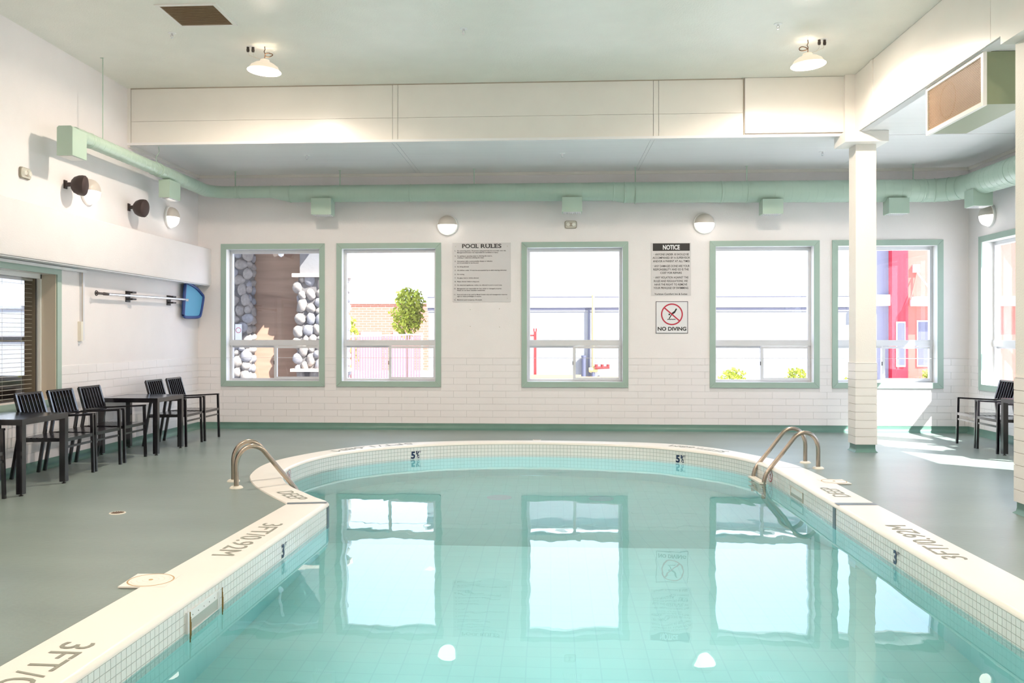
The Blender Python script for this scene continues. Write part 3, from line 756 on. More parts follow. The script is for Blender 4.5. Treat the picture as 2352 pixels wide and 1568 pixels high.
# ------------------------------------------------------------------ ducts
def duct():
    t = thing('air_duct', 'mint green round ventilation duct running under the low ceiling along three walls', 'duct', (0, 13.6, 3.75))
    T = 3.887
    def sec(nm, pts, rs, seam=True):
        G().tube(pts, rs, 36).build(nm, DUCT, t, True, world=True)
        if not seam: return
        g = G(); P = [Vector(p) for p in pts]; 
        for i in range(len(P)-1):
            a, b = P[i], P[i+1]; Ln = (b-a).length; tt = (b-a).normalized(); up = Vector((0, 0, 1)); sd = tt.cross(up)
            nn = int(Ln/.125)
            for k in range(1, nn):
                f = k/nn; p = a.lerp(b, f); r = rs[i]+(rs[i+1]-rs[i])*f
                vs = []
                for q in range(24):
                    an = 2*PI*q/24; d = math.cos(an)*sd+math.sin(an)*up; ax = tt*(.022*math.cos(an))
                    vs += [p+d*(r-.001)+ax-tt*.004, p+d*(r+.0022)+ax, p+d*(r-.001)+ax+tt*.004]
                g.add(vs, [(3*q+j, 3*((q+1) % 24)+j, 3*((q+1) % 24)+j+1, 3*q+j+1) for q in range(24) for j in range(2)])
        if g.v:
            me = bpy.data.meshes.new('spiral_seam'); me.from_pydata([tuple(v) for v in g.v], [], g.f); me.materials.append(DUCT)
            o = link('spiral_seam', me, t, True)
    def band(p, tt, r, w=.03):
        tt = Vector(tt); p = Vector(p); G().tube([p-tt*w/2, p-tt*w*.3, p+tt*w*.3, p+tt*w/2], [r+.001, r+.006, r+.006, r+.001], 32).build('joint_band', DUCT, t, True, world=True)
    # left run along the left wall
    LX, LZ = -5.42, 3.80
    sec('duct_run', [(LX, 9.62, LZ), (LX, 11.6, LZ)], [.085, .085]); band((LX, 9.95, LZ), (0, 1, 0), .085); band((LX, 11.62, LZ), (0, 1, 0), .088); band((LX, 11.75, LZ), (0, 1, 0), .09)
    sec('duct_run', [(LX, 11.6, LZ), (LX, 13.3, 3.792)], [.088, .095])
    arc = [(LX+.28-.28*math.cos(a), 13.32+.28*math.sin(a), 3.792) for a in [k*PI/16 for k in range(9)]]
    sec('duct_elbow', [(LX, 13.28, 3.792)]+arc+[(LX+.32, 13.6, 3.792)], [.096]*11, False)
    sec('duct_run', [(LX+.3, 13.6, T-.095), (-4.42, 13.6, T-.095)], [.095, .095]); band((-4.95, 13.6, T-.095), (1, 0, 0), .095); band((-4.42, 13.6, T-.095), (1, 0, 0), .095)
    sec('duct_reducer', [(-4.42, 13.6, T-.095), (-4.12, 13.6, T-.131)], [.095, .131], False); band((-4.12, 13.6, T-.131), (1, 0, 0), .131, .02)
    sec('duct_run', [(-4.12, 13.6, T-.131), (-2.2, 13.6, T-.135)], [.131, .135]); band((-2.2, 13.6, T-.135), (1, 0, 0), .135)
    sec('duct_run', [(-2.2, 13.6, T-.135), (.97, 13.6, T-.142)], [.135, .142]); band((.97, 13.6, T-.142), (1, 0, 0), .142)
    sec('duct_reducer', [(.97, 13.6, T-.142), (1.14, 13.6, T-.158)], [.142, .158], False); band((1.14, 13.6, T-.158), (1, 0, 0), .158, .02)
    sec('duct_run', [(1.14, 13.6, T-.158), (5.65, 13.6, T-.172)], [.158, .172]); band((2.62, 13.6, T-.162), (1, 0, 0), .162)
    RX = 6.16; zc = T-.172
    band((5.66, 13.6, zc), (1, 0, 0), .174)
    arc = [(5.70+.46*math.sin(a), 13.14+.46*math.cos(a), zc) for a in [k*PI/20 for k in range(11)]]
    sec('duct_elbow', [(5.62, 13.6, zc)]+arc+[(RX, 13.1, zc)], [.175]*13, False)
    for a in (15, 40, 65):
        a = math.radians(a); band((5.70+.46*math.sin(a), 13.14+.46*math.cos(a), zc), (math.cos(a), -math.sin(a), 0), .176, .012)
    sec('duct_run', [(RX, 13.12, zc), (RX, 11.9, T-.19)], [.175, .19]); band((RX, 11.9, T-.19), (0, 1, 0), .19); sec('duct_run', [(RX, 11.9, T-.19), (RX, 7.2, T-.2)], [.19, .2])
    # hanging outlet boxes with white grilles
    def obox(x0, x1, y0, y1, z0, z1):
        b = G().box(x0, x1, y0, y1, z0, z1).build('outlet_box', DUCT, t, world=True)
        o = G().box(x0+.02, x1-.02, y0+.02, y1-.02, z0-.006, z0).build('grille_rim', WHITE, b); 
        g = G()
        for k in range(9):
            x = x0+.035+(x1-x0-.07)*k/8; g.box(x-.004, x+.004, y0+.03, y1-.03, z0-.010, z0-.006)
        g.build('grille', SILV, b)
    obox(-3.744, -3.427, 13.43, 13.66, 3.405, 3.66); obox(.174, .481, 13.42, 13.66, 3.415, 3.64)
    obox(3.212, 3.518, 13.42, 13.66, 3.36, 3.585); obox(5.083, 5.384, 13.42, 13.66, 3.352, 3.585)
    obox(6.0, 6.27, 12.75, 13.02, 3.36, 3.60)
    obox(-5.49, -5.335, 11.92, 12.28, 3.45, 3.70)
    g = G(); q = [(-5.335, 3.52), (-5.335, 3.86)]
    pl = [(-5.505, 3.52), (-5.325, 3.52), (-5.325, 3.83), (-5.345, 3.85), (-5.485, 3.85), (-5.505, 3.83)]
    M = Matrix(((1, 0, 0, 0), (0, 0, 1, 0), (0, 1, 0, 0), (0, 0, 0, 1)))
    e = G().prism(pl, 9.42, 9.72, M).build('end_outlet_box', DUCT, t, world=True)
    bx(-5.49, -5.34, 9.44, 9.70, 3.514, 3.52).build('grille_rim', WHITE, e)
    # hangers: strap rods and clamp rings
    for x in (-5.011, -3.326, -1.199, 1.308, 3.011, 5.508):
        r = .095 if x < -4.4 else (.133 if x < 0 else .165)
        g = G().box(x-.008, x+.008, 13.588, 13.6, T-.01, ZL).box(x-.02, x+.02, 13.58, 13.61, ZL-.006, ZL)
        vs = []
        g.tube([(x-.008, 13.6, T-r), (x+.008, 13.6, T-r)], [r+.004, r+.004], 32)
        g.build('hanger', DUCT, t, world=True)
    g = G().tube([(LX, 10.26, LZ+.08), (LX, 10.26, ZH)], .006, 8).box(LX-.03, LX+.01, 10.25, 10.27, ZH-.004, ZH); g.build('hanger', DUCT, t, world=True)
    g = G().tube([(LX, 11.72, LZ+.09), (LX-.02, 11.72, LZ+.16), (LX+.03, 11.72, LZ+.24), (LX+.02, 11.72, ZL)], .006, 8).tube([(LX, 11.712, LZ), (LX, 11.728, LZ)], [.094, .094], 28); g.build('hanger', DUCT, t, world=True)
duct()

# ------------------------------------------------------------------ air handling unit on the right
t = thing('air_handler', 'olive boxed fan unit with tan mesh grille under the right ceiling', 'ventilation unit', (4.2, 8.8, 3.6))
bx(3.985, 4.36, 8.24, 9.42, 3.63, 4.115).build('housing', AHU, t, world=True)
F0 = 3.955
for b in ((8.262, 9.398, 3.615, 3.655), (8.262, 9.398, 4.075, 4.115), (8.22, 8.26, 3.615, 4.115), (9.40, 9.44, 3.615, 4.115)):
    bx(F0, 3.99, b[0], b[1], b[2], b[3]).build('grille_frame', COPE, t, world=True)
bx(3.975, 3.984, 8.26, 9.40, 3.655, 4.075).build('grille_backing', GRILD, t, world=True)
g = G()
for k in range(27): z = 3.665+k*.0155; g.box(3.964, 3.968, 8.26, 9.40, z, z+.005)
g.build('grille_slats', GRIL, t, world=True)['kind'] = 'stuff'
g = G()
for k in range(46): y = 8.27+k*.0245; g.box(3.968, 3.970, y, y+.002, 3.655, 4.075)
g.build('grille_wires', GRIL, t, world=True)['kind'] = 'stuff'
g = G().lathe([(.155, 0), (.17, .004), (.185, 0)], Matrix.Translation((3.974, 8.98, 3.865)) @ Matrix.Rotation(-PI/2, 4, 'Y'), 40); g.build('fan_ring', mat('ring_brown', (.28, .17, .08), .6), t, world=True)  # brown ring behind the grille slats

# ceiling vent
t = thing('ceiling_vent', 'square brown slatted return vent in the high ceiling at upper left', 'vent', (-3.707, 8.945, ZH))
for b in ((-.32, .32, -.315, -.275), (-.32, .32, .275, .315), (-.32, -.28, -.274, .274), (.28, .32, -.274, .274)):
    bx(b[0], b[1], b[2], b[3], -.012, 0).build('vent_frame', FASC, t)
bx(-.28, .28, -.275, .275, -.003, -.001).build('vent_backing', mat('vent_dark', (.26, .18, .12), .7), t)
for k in range(24):
    y = -.27+k*.0234
    M = Matrix.Translation((0, y+.006, -.008)) @ Matrix.Rotation(.5, 4, 'X'); G().box(-.28, .28, -.008, .008, -.0015, .0015, M).build('slat', GRIL, t)

# ------------------------------------------------------------------ sprinklers
def sprinkler(label, x, y, z):
    t = thing('sprinkler', label, 'sprinkler', (x, y, z), 0, 'ceiling sprinklers')
    G().lathe([(0, -.003), (.04, -.004), (.045, 0)], None, 24).build('escutcheon', WHITE, t, True)
    G().lathe([(0, -.03), (.009, -.03), (.012, -.004)], None, 10).build('sprinkler_body', SILV, t)
    g = G().tube([(.012, 0, -.02), (.014, 0, -.04), (0, 0, -.055)], .0025, 6).tube([(-.012, 0, -.02), (-.014, 0, -.04), (0, 0, -.055)], .0025, 6); g.build('yoke', SILV, t)
    G().lathe([(0, -.057), (.014, -.057), (.015, -.055), (0, -.055)], None, 12).build('deflector', SILV, t)
sprinkler('tiny ceiling sprinkler just below the brown ceiling vent', -4.209, 9.467, ZH)
sprinkler('tiny sprinkler in the middle of the high ceiling', -.954, 9.516, ZH)
sprinkler('tiny sprinkler above and left of the right pendant lamp', 2.452, 9.565, ZH)
sprinkler('tiny sprinkler in the low ceiling above the second duct hanger', -3.534, 12.45, ZL)
sprinkler('tiny sprinkler in the middle of the low ceiling', .162, 12.5, ZL)
sprinkler('tiny sprinkler in the low ceiling just left of the column head', 3.85, 12.6, ZL)

# ------------------------------------------------------------------ pendant lamps
def pendant(label, x, y, tilt, side, name='pendant_lamp', light=True):
    t = thing(name, label, 'lamp', (x, y, ZH), 0)
    R = Matrix.Translation((0, 0, -.20)) @ Matrix.Rotation(tilt, 4, 'Y')
    g = G().lathe([(.035, .05), (.05, .045), (.06, .02), (.11, .0), (.155, -.03), (.18, -.075), (.19, -.085), (.186, -.092), (.172, -.078), (.145, -.04), (.10, -.01), (.03, .01)], R, 36); g.build('lamp_shade', SHADE, t, True)
    g = G().lathe([(.192, -.082), (.196, -.09), (.186, -.096), (.176, -.088)], R, 36); g.build('lamp_rim', mat('glass_rim', (.9, .85, .78), .2, emit=(1, .9, .78), estr=2.2), t, True)
    g = G().lathe([(0, -.06), (.10, -.058), (.135, -.05), (.14, -.04)], R, 30); g.build('lamp_lens', LENS, t, True)
    g = G().tube([(0, 0, 0), (.005, 0, -.035), (-.008, 0, -.06), (.004, 0, -.085), (0, 0, -.14)], .005, 8); g.build('hook', CORD, t)
    cx = .05*-side
    g = G().tube([(cx+.045*math.cos(a), .01*math.sin(2*a), -.10+.022*math.sin(a)) for a in [k*PI/9 for k in range(19)]], .0055, 8); g.build('cord_loop', CORD, t)
    px = side*.16
    G().lathe([(0, -.006), (.055, -.006), (.062, 0)], Matrix.Translation((px, 0, 0)), 24).build('socket_plate', WHITE, t, True)
    for k, dx in enumerate((-.035, .025)):
        M = Matrix.Translation((px+dx, -.01, -.006-.004*k)); 
        G().lathe([(0, 0), (.016, 0), (.016, -.022), (.019, -.03), (.015, -.055), (0, -.06)], M, 14).build('plug', PLUG, t, True)
        G().tube([(px+dx, -.01, -.06), (px+dx*.8-side*.01, -.01, -.10), (px*.55, -.005, -.135), (side*.03, 0, -.15)], .003, 6).build('cable', CREAM, t)
    if light:
        ld = bpy.data.lights.new('lamp_light', 'AREA'); ld.shape = 'DISK'; ld.size = .26; ld.energy = LAMP_W; ld.color = LAMP_COL
        lo = bpy.data.objects.new('lamp_light', ld); COL.objects.link(lo); lo.parent = t; lo.location = (0, 0, -.275)
        l2 = bpy.data.lights.new('lamp_uplight', 'POINT'); l2.energy = LAMP_W*.5; l2.shadow_soft_size = .06; l2.color = LAMP_COL
        lp_ = bpy.data.objects.new('lamp_uplight', l2); COL.objects.link(lp_); lp_.parent = t; lp_.location = (.0, 0, -.305)
    return t
pendant('bell shaped pendant lamp with glass rim hanging at the left of the high ceiling', -3.327, 9.97, math.radians(4), -1)
pendant('bell shaped pendant lamp with glass rim hanging at the right of the high ceiling', 2.922, 10.10, math.radians(-4), 1)
for i, (x, y) in enumerate(((-3.33, 4.6), (2.92, 4.6), (-3.33, -.8), (2.92, -.8))):  # extra unseen lamps, added to light the room
    pendant('added pendant lamp out of view, %s side, %s row' % (('left', 'right')[i % 2], ('second', 'third')[i//2]), x, y, 0, -1 if i % 2 == 0 else 1)

# ------------------------------------------------------------------ wall globe lights
def globe(label, loc, rz):
    # local -y points into the room
    t = thing('wall_light', label, 'wall light', loc, rz, 'round half hooded wall lights')
    M = Matrix.Rotation(PI/2, 4, 'X')     # local z -> -y
    G().lathe([(0, .0), (.168, 0), (.172, .012), (.165, .03), (.15, .036)], M, 40).build('backplate', WHITE, t, True)
    prof = [(.150, .034), (.147, .06), (.135, .09), (.112, .115), (.08, .133), (.04, .143), (0, .146)]
    G().lathe(prof, M, 40, -PI, 0).build('globe_lens', GLOBE, t, True)
    pr2 = [(r+.003, h+.003) for r, h in prof]; pr2[-1] = (0, .149)
    G().lathe(pr2, M @ Matrix.Rotation(0, 4, 'Z'), 40, 0, PI).build('hood', mat('hood_enamel', (.66, .60, .55), .4), t, True)
    return t
g1 = globe('round wall light on the back wall between the second window and the third', (-1.657, YB, 3.285), 0)
def gl(label, loc, rz): return dup(g1, loc, rz, label)
gl('round wall light on the back wall right of the notice sign', (2.419, YB, 3.283), 0)
gl('round wall light on the left wall nearest the back corner', (XL, 12.84, 3.295), PI/2)
gl('round wall light on the left wall, partly hidden by a dark speaker', (XL, 10.52, 3.30), PI/2)
gl('round wall light on the right wall above the corner window', (XR, 13.26, 3.282), -PI/2)

# speakers: bowl shaped, on a short arm
def speaker(label, y, z, yaw, tilt):
    t = thing('wall_speaker', label, 'speaker', (XL, y, z))
    bx(0, .015, -.03, .03, -.05, .05).build('wall_plate', SPKBLK, t)
    bx(0, .09, -.022, .022, -.022, .022).build('arm', SPKBLK, t)
    M = Matrix.Translation((.08, 0, 0)) @ Matrix.Rotation(yaw, 4, 'Z') @ Matrix.Rotation(PI/2+tilt, 4, 'Y')
    G().lathe([(0, 0), (.06, .006), (.095, .035), (.116, .08), (.122, .12), (.120, .15)], M, 32).build('speaker_shell', SPKBLK, t, True)
    G().lathe([(.120, .148), (.105, .165), (.06, .178), (0, .183)], M, 32).build('speaker_grille', mat('speaker_mesh', (.05, .03, .028), .7), t, True)
speaker('dark bowl shaped wall speaker in front of a lit wall light', 10.02, 3.30, .25, .08)
speaker('dark bowl shaped wall speaker on the left wall, second from the camera', 11.58, 3.26, .0, .12)
t = thing('switch_plate', 'blank white cover plate on the left wall beside the far speaker', 'plate', (XL, 12.15, 3.25)); bx(0, .006, -.035, .035, -.06, .06).build('plate', WHITE, t)

# emergency light heads
def emerg(label, loc, rz):
    t = thing('emergency_light', label, 'emergency light', loc, rz)
    def rr(w, h, r, n=6):
        p = []
        for cx, cy, a0 in ((w-r, h-r, 0), (-w+r, h-r, PI/2), (-w+r, -h+r, PI), (w-r, -h+r, 1.5*PI)):
            p += [(cx+r*math.cos(a0+k*PI/2/n), cy+r*math.sin(a0+k*PI/2/n)) for k in range(n+1)]
        return p
    M = Matrix.Rotation(PI/2, 4, 'X')
    G().prism(rr(.095, .062, .03), 0, .018, M).build('housing', mat('olive_grey', (.30, .28, .22), .4), t)
    G().prism(rr(.086, .053, .026), .018, .03, M).build('cover', CLEAR, t)
    for s in (-1, 1):
        G().lathe([(0, .055), (.026, .052), (.034, .03)], Matrix.Translation((s*.042, 0, .0)) @ M, 18).build('lamp_head', mat('bulb_glass', (.75, .73, .66), .1), t, True)
    bx(-.02, .02, -.036, -.03, -.03, .03).build('logo_plate', TAN, t)
emerg('small two headed emergency light on the back wall under the middle outlet box', (.319, YB, 3.278), 0)
emerg('small two headed emergency light high on the left wall near the photo edge', (XL, 9.216, 3.282), PI/2)

# ------------------------------------------------------------------ signs
def sign_lines(lines, par, m, y=-.0065, name='text_line'):
    for body, x0, z0, w_, h_, b in lines:
        v, f = fit_text(body, w_, h_, b, cap=False)
        me = bpy.data.meshes.new(name); me.from_pydata([(p.x+x0, y, p.y+z0) for p in v], [], f); me.materials.append(m); link(name, me, par)
PX = .000709
t = thing('pool_rules_sign', 'large grey sign headed POOL RULES on the back wall', 'sign', (-1.572, YB-.002, 2.998)); SWd, SHt = .932, .947
bx(0, SWd, -.006, 0, -SHt, 0).build('sign_panel', SIGN, t)
def L1(cx0, cx1, cy, body, h=26, b=.012): # cy baseline in crop pixels
    return (body, (cx0-185)*PX, -(cy-170)*PX, (cx1-cx0)*PX, h*PX, b)
sign_lines([L1(398, 775, 285, 'POOL', 88, .022), L1(822, 1290, 285, 'RULES', 88, .022)], t, BLACK, name='heading')
# slab serifs of the heading
g = G()
def srf(cx, cy, w=28, h=12): g.box((cx-w/2-185)*PX, (cx+w/2-185)*PX, -.0068, -.006, -(cy+h/2-170)*PX, -(cy-h/2-170)*PX)
for cx, cy in ((418, 279), (418, 203), (695, 279), (695, 203), (845, 279), (845, 203), (905, 279), (945, 203), (1000, 203), (1045, 279), (1045, 203), (1130, 279), (1130, 203)): srf(cx, cy)
g.build('serif', BLACK, t)
R_ = [(285, 1395, 360, '1.', 'No swimming alone. All persons using pool area do so at their own risk.'), (285, 1220, 400, '', 'Management/Owners not responsible for accidents or injury.'),
 (285, 1080, 478, '2.', 'No spitting in, spouting water in, blowing the nose in,'), (285, 900, 518, '', 'urinating or otherwise polluting the water.'),
 (285, 1085, 596, '3.', 'Any person with a communicable disease or infection'), (285, 775, 634, '', 'are not permitted to use the pool.'),
 (285, 555, 720, '4.', 'No diving allowed.'), (285, 1415, 801, '5.', 'All children under 14 must be accompanied by an adult wearing swimwear.'),
 (285, 450, 891, '6.', 'No running.'), (285, 780, 975, '7.', 'No glass, food or drinks allowed.'), (285, 790, 1056, '8.', 'Please shower before using pool.'),
 (285, 1305, 1136, '9.', 'No electrical appliances, radios, tvs, allowed in pool or pool area.'),
 (285, 1297, 1216, '10.', 'Management not responsible for lost, stolen or damaged property.'), (285, 922, 1256, '', 'Please do not leave valuables unattended.'),
 (285, 1420, 1350, '11.', 'Pool and area to be used by Motel Guests only and management reserves'), (285, 838, 1390, '', 'right to refuse priviledges to anyone.'),
 (285, 855, 1470, '12.', 'Maximum pool occupancy, 20 people.')]
ls = []
for a, b_, cy, num, body in R_:
    ls.append(L1(a, b_, cy, body, 23, .028))
    if num: ls.append(L1(258-14*len(num), 258, cy, num, 23, .028))
sign_lines(ls, t, BLACK)
for x, z in ((1425, 250), (1425, 1425), (250, 1425), (250, 250)):
    G().lathe([(.005, .0), (.003, .003), (0, .003)], Matrix.Translation(((x-185)*PX, -.006, -(z-170)*PX)) @ Matrix.Rotation(PI/2, 4, 'X'), 10).build('screw', TAN, t)

PX2 = .622/1015
t = thing('notice_sign', 'grey sign with black NOTICE header on the back wall', 'sign', (1.593, YB-.002, 2.978))
bx(0, .622, -.006, 0, -1355*PX2, 0).build('sign_panel', SIGN, t)
bx(35*PX2, 982*PX2, -.0068, -.006, -205*PX2, -12*PX2).build('header_bar', BLACK, t)
def L2(a, b_, cy, body, h=52, bo=.018): return (body, (a-185)*PX2, -(cy-90)*PX2, (b_-a)*PX2, h*PX2, bo)
sign_lines([L2(480, 912, 258, 'NOTICE', 112, .035)], t, SIGNW, -.0075, 'heading')
sign_lines([L2(240, 262, 395, '-', 40), L2(280, 1145, 412, 'ANYONE UNDER 18 SHOULD BE'), L2(215, 1172, 499, 'ACCOMPANIED BY A SUPERVISOR'), L2(225, 1165, 587, 'AND/OR A PARENT AT ALL TIMES'),
 L2(220, 240, 695, '-', 40), L2(258, 1165, 713, 'ANY DAMAGES DONE ARE YOUR'), L2(235, 1142, 801, 'RESPONSIBILITY AND SO IS THE'), L2(415, 965, 889, 'COST FOR REPAIRS'),
 L2(243, 263, 990, '-', 40), L2(283, 1132, 1008, 'ANY VIOLATION AGAINST THE'), L2(250, 1115, 1100, 'RULES AND REGULATIONS, WE'), L2(265, 1103, 1190, 'HAVE THE RIGHT TO REMOVE'), L2(240, 1130, 1280, 'YOUR PRIVILEGE OF SWIMMING'),
 L2(262, 1105, 1432, 'Yorkton Comfort Inn & Suites', 44, .02)], t, BLACK)
PX3 = .505/1160
t = thing('no_diving_sign', 'square white sign with red barred circle reading NO DIVING', 'sign', (1.662, YB-.002, 2.052))
bx(0, .505, -.006, 0, -1165*PX3, 0).build('sign_panel', SIGNW, t)
e_ = 20*PX3; H3 = 1165*PX3
G().box(0, .505, -.0068, -.006, -e_, 0).box(0, .505, -.0068, -.006, -H3, -H3+e_).box(0, e_, -.0068, -.006, -H3, 0).box(.505-e_, .505, -.0068, -.006, -H3, 0).build('border', mat('border_grey', (.07, .07, .09), .4), t)
Mn = Matrix.Translation((582*PX3, -.0062, -470*PX3)) @ Matrix.Rotation(PI/2, 4, 'X')
nodive(Mn, 395*PX3, t)
sign_lines([('NO DIVING', 70*PX3, -1060*PX3, 1030*PX3, 130*PX3, .035)], t, BLACK)
# leftover screw holes under the rules sign
t = thing('wall_anchor', 'four small leftover wall anchors under the pool rules sign', 'anchor', (-1.29, YB-.002, 1.93))
for x, z in ((0, 0), (.47, .01), (0, -.27), (.47, -.28)): G().lathe([(.006, 0), (.004, .004), (0, .004)], Matrix.Translation((x, 0, z)) @ Matrix.Rotation(PI/2, 4, 'X'), 8).build('anchor', TAN, t)

# ------------------------------------------------------------------ leaf net on the left wall
t = thing('pool_skimmer_net', 'blue leaf net on a silver pole clipped to the left wall', 'net', (XL, 10.6, 2.04))
zz = lambda y: (y-10.6)*.012
X0 = .085
G().tube([(X0, .27, 0), (X0, 2.72, zz(13.3)+.0)], .018, 14).build('pole', SILV, t, True)
G().tube([(X0, -.02, .0), (X0, .02, 0), (X0, .05, 0), (X0, .14, 0), (X0, .16, 0), (X0, .27, 0), (X0, .29, 0)], [.016, .019, .015, .015, .02, .018, .014], 14).build('pole_grip', PLUG, t, True)
G().tube([(X0, -.02+.03*math.cos(a), .03*math.sin(a)) for a in [k*PI/8 for k in range(17)]], .006, 8).build('grip_loop', BLACK, t, True)
for yy in (.95, 2.22):
    g = G().box(0, .012, yy-.06, yy+.06, -.075, .075)
    for s in (-1, 1): g.box(0, .10, yy-.055, yy+.055, s*.045-.012+ .01, s*.045+.012+ .01)
    g.build('pole_clip', BLACK, t)
NZ = zz(13.3)
shape = [(2.60, -.24), (2.66, .22), (2.72, .26), (2.98, .20), (3.18, .10), (3.22, .05), (3.14, -.20), (3.08, -.26), (2.9, -.275), (2.66, -.275)]
# net frame tilted off the wall so it faces the room
def net_pt(y, z, s=1.0):
    cy, cz = 2.9, -.02
    y = cy+(y-cy)*s; z = cz+(z-cz)*s
    return (X0-.01+(y-2.6)*.10, y-.02, z+NZ)
outl = [Vector((*p, 0)) for p in shape+[shape[0]]]
pts = spline([(p.x, p.y) for p in outl], 60)
G().tube([net_pt(p.x, p.y) for p in pts], .025, 8, False).build('net_frame', BLUEF, t, True)
g = G(); vs = [net_pt(p.x, p.y, .97) for p in pts[:-1]]; g.add(vs+[net_pt(2.9, -.02)], [(i, (i+1) % len(vs), len(vs)) for i in range(len(vs))]); g.build('net_mesh', BLUEN, t)
G().tube([(X0, 2.62, NZ-.01), (X0+.005, 2.72, NZ-.02)], [.02, .012], 10).build('net_socket', SILV, t)

# ------------------------------------------------------------------ ladders
def ladder(label, x, y, ang, sep):
    t = thing('pool_ladder', label, 'ladder', (x, y, 0), ang)
    prof = [(0, .01), (0, .12), (0, .22), (.012, .29), (.045, .355), (.095, .395), (.15, .408), (.205, .398), (.25, .372), (.29, .325), (.42, .155), (.54, .005), (.58, -.05), (.60, -.10), (.612, -.17), (.615, -.5), (.615, -1.0)]
    sm = spline(prof, 60)
    for s in (-.5, .5):
        r = G().tube([(p.x, s*sep, p.y) for p in sm], .024, 16).build('rail', STEEL, t, True)
        G().lathe([(.026, .022), (.05, .02), (.064, .008), (.066, 0)], Matrix.Translation((0, s*sep, 0)), 24).build('base_collar', CREAM, r, True)
    for k, z in enumerate((-.165, -.42, -.68)):
        bx(.59, .67, -sep/2-.02, sep/2+.02, z-.012, z+.008).build('tread', CREAM, t)
        G().box(.60, .66, -sep/2-.022, -sep/2+.022, z-.04, z-.012).box(.60, .66, sep/2-.022, sep/2+.022, z-.04, z-.012).build('tread_bracket', PLUG, t)
ladder('curved steel pool ladder at the right rim with white tread at water level', 3.02, 10.29, PI+.04, .44)
ladder('curved steel pool ladder at the left rim beside the DEEP marking', -3.19, 8.64, math.radians(24), .42)

# ------------------------------------------------------------------ chairs and tables
def make_chair(label, loc, rz):
    t = thing('patio_armchair', label, 'chair', loc, rz, 'black slatted patio armchairs')
    w = .265; b = .026
    for s in (-1, 1):
        G().bar((.30, s*w, 0), (.285, s*(w-.005), .645), b, .03, (1, 0, 0)).build('leg', CHBLK, t)
        G().bar((-.31, s*(w-.025), 0), (-.205, s*(w-.03), .62), b, .032, (1, 0, 0)).build('leg', CHBLK, t)
        G().bar((.30, s*w, .640), (-.235, s*(w-.012), .612), .04, .02).build('armrest', CHBLK, t)
        G().bar((.285, s*(w-.02), .42), (-.235, s*(w-.035), .405), .022, .035).build('seat_rail', CHBLK, t)
    G().bar((.292, -w, .345), (.292, w, .345), .018, .022).build('stretcher', CHBLK, t)
    G().bar((.288, -w, .42), (.288, w, .42), .03, .035).build('seat_rail', CHBLK, t)
    for k in range(8):
        x = .245-k*.062; G().box(x-.025, x+.025, -w+.02, w-.02, .425, .437).build('seat_slat', CHBLK, t)
    # backrest, leaning backwards
    def bp(z): return -.195-(z-.60)*.30
    for s in (-1, 1): G().bar((bp(.60), s*(w-.035), .58), (bp(.885), s*(w-.035), .885), .028, .03, (1, 0, 0)).build('back_post', CHBLK, t)
    G().bar((bp(.88), -w+.03, .88), (bp(.88), w-.03, .88), .022, .035).build('back_rail', CHBLK, t)
    G().bar((bp(.625), -w+.03, .625), (bp(.625), w-.03, .625), .022, .035).build('back_rail', CHBLK, t)
    for k in range(7):
        y = -w+.075+k*(2*w-.15)/6; G().bar((bp(.63), y, .63), (bp(.87), y, .87), .006, .050, (1, 0, 0)).build('back_slat', CHBLK, t)
    return t
ch = make_chair('black slatted armchair cut off by the left photo edge, left of the near table', (-5.34, 7.50, 0), 0)
for lb, x, y, rz in (('black slatted armchair right behind the near table, tucked against it', -5.335, 9.06, 0.0), ('black slatted armchair, middle of the three between the two left tables', -5.335, 9.66, -.02),
                     ('black slatted armchair touching the near side of the far left table', -5.34, 10.31, 0), ('black slatted armchair just beyond the far left table', -5.24, 11.82, 0), ('black slatted armchair closest to the back left corner', -5.24, 12.46, 0),
                     ('black slatted armchair in the right back corner, standing away from the table', 5.98, 12.28, PI), ('black slatted armchair on the right just behind the table edge', 5.98, 11.70, PI)):
    dup(ch, (x, y, 0), rz, lb)
def make_table(label, loc):
    t = thing('patio_table', label, 'table', loc, 0, 'black square patio tables')
    hx, hy = .385, .390
    g = G().box(-hx, hx, -hy, -hy+.03, .665, .72).box(-hx, hx, hy-.03, hy, .665, .72).box(-hx, -hx+.03, -hy+.03, hy-.03, .665, .72).box(hx-.03, hx, -hy+.03, hy-.03, .665, .72); g.build('apron', CHBLK, t)
    k_ = 9
    for k in range(k_):
        y = -hy+.035+(2*hy-.07)*(k+.5)/k_; G().box(-hx+.03, hx-.03, y-.039, y+.039, .708, .719).build('top_slat', CHBLK, t)
    for sx in (-1, 1):
        for sy in (-1, 1):
            l = G().box(sx*(hx-.03)-.03, sx*(hx-.03)+.03, sy*(hy-.03)-.03, sy*(hy-.03)+.03, .018, .665).build('leg', CHBLK, t)
            G().lathe([(0, 0), (.02, 0), (.02, .006), (.008, .008), (.008, .018)], Matrix.Translation((sx*(hx-.03), sy*(hy-.03), 0)), 14).build('glide', BLACK, l)
    return t
tb = make_table('black square patio table nearest the camera by the left wall', (-5.325, 8.27, 0))
dup(tb, (-5.325, 11.08, 0), 0, 'black square patio table farther along the left wall, under the leaf net')
dup(tb, (6.07, 10.97, 0), 0, 'black square patio table by the right wall, half hidden by the near column')

# ------------------------------------------------------------------ outside
struct('ground', G().add([(-60, 14.2, -.3), (60, 14.2, -.3), (60, 120, -.3), (-60, 120, -.3)], [(0, 1, 2, 3)]).add([(7, -40, -.3), (60, -40, -.3), (60, 14.2, -.3), (7, 14.2, -.3)], [(0, 1, 2, 3)]).add([(-60, -40, -.3), (-9.9, -40, -.3), (-9.9, 14.2, -.3), (-60, 14.2, -.3)], [(0, 1, 2, 3)]), GROUND)
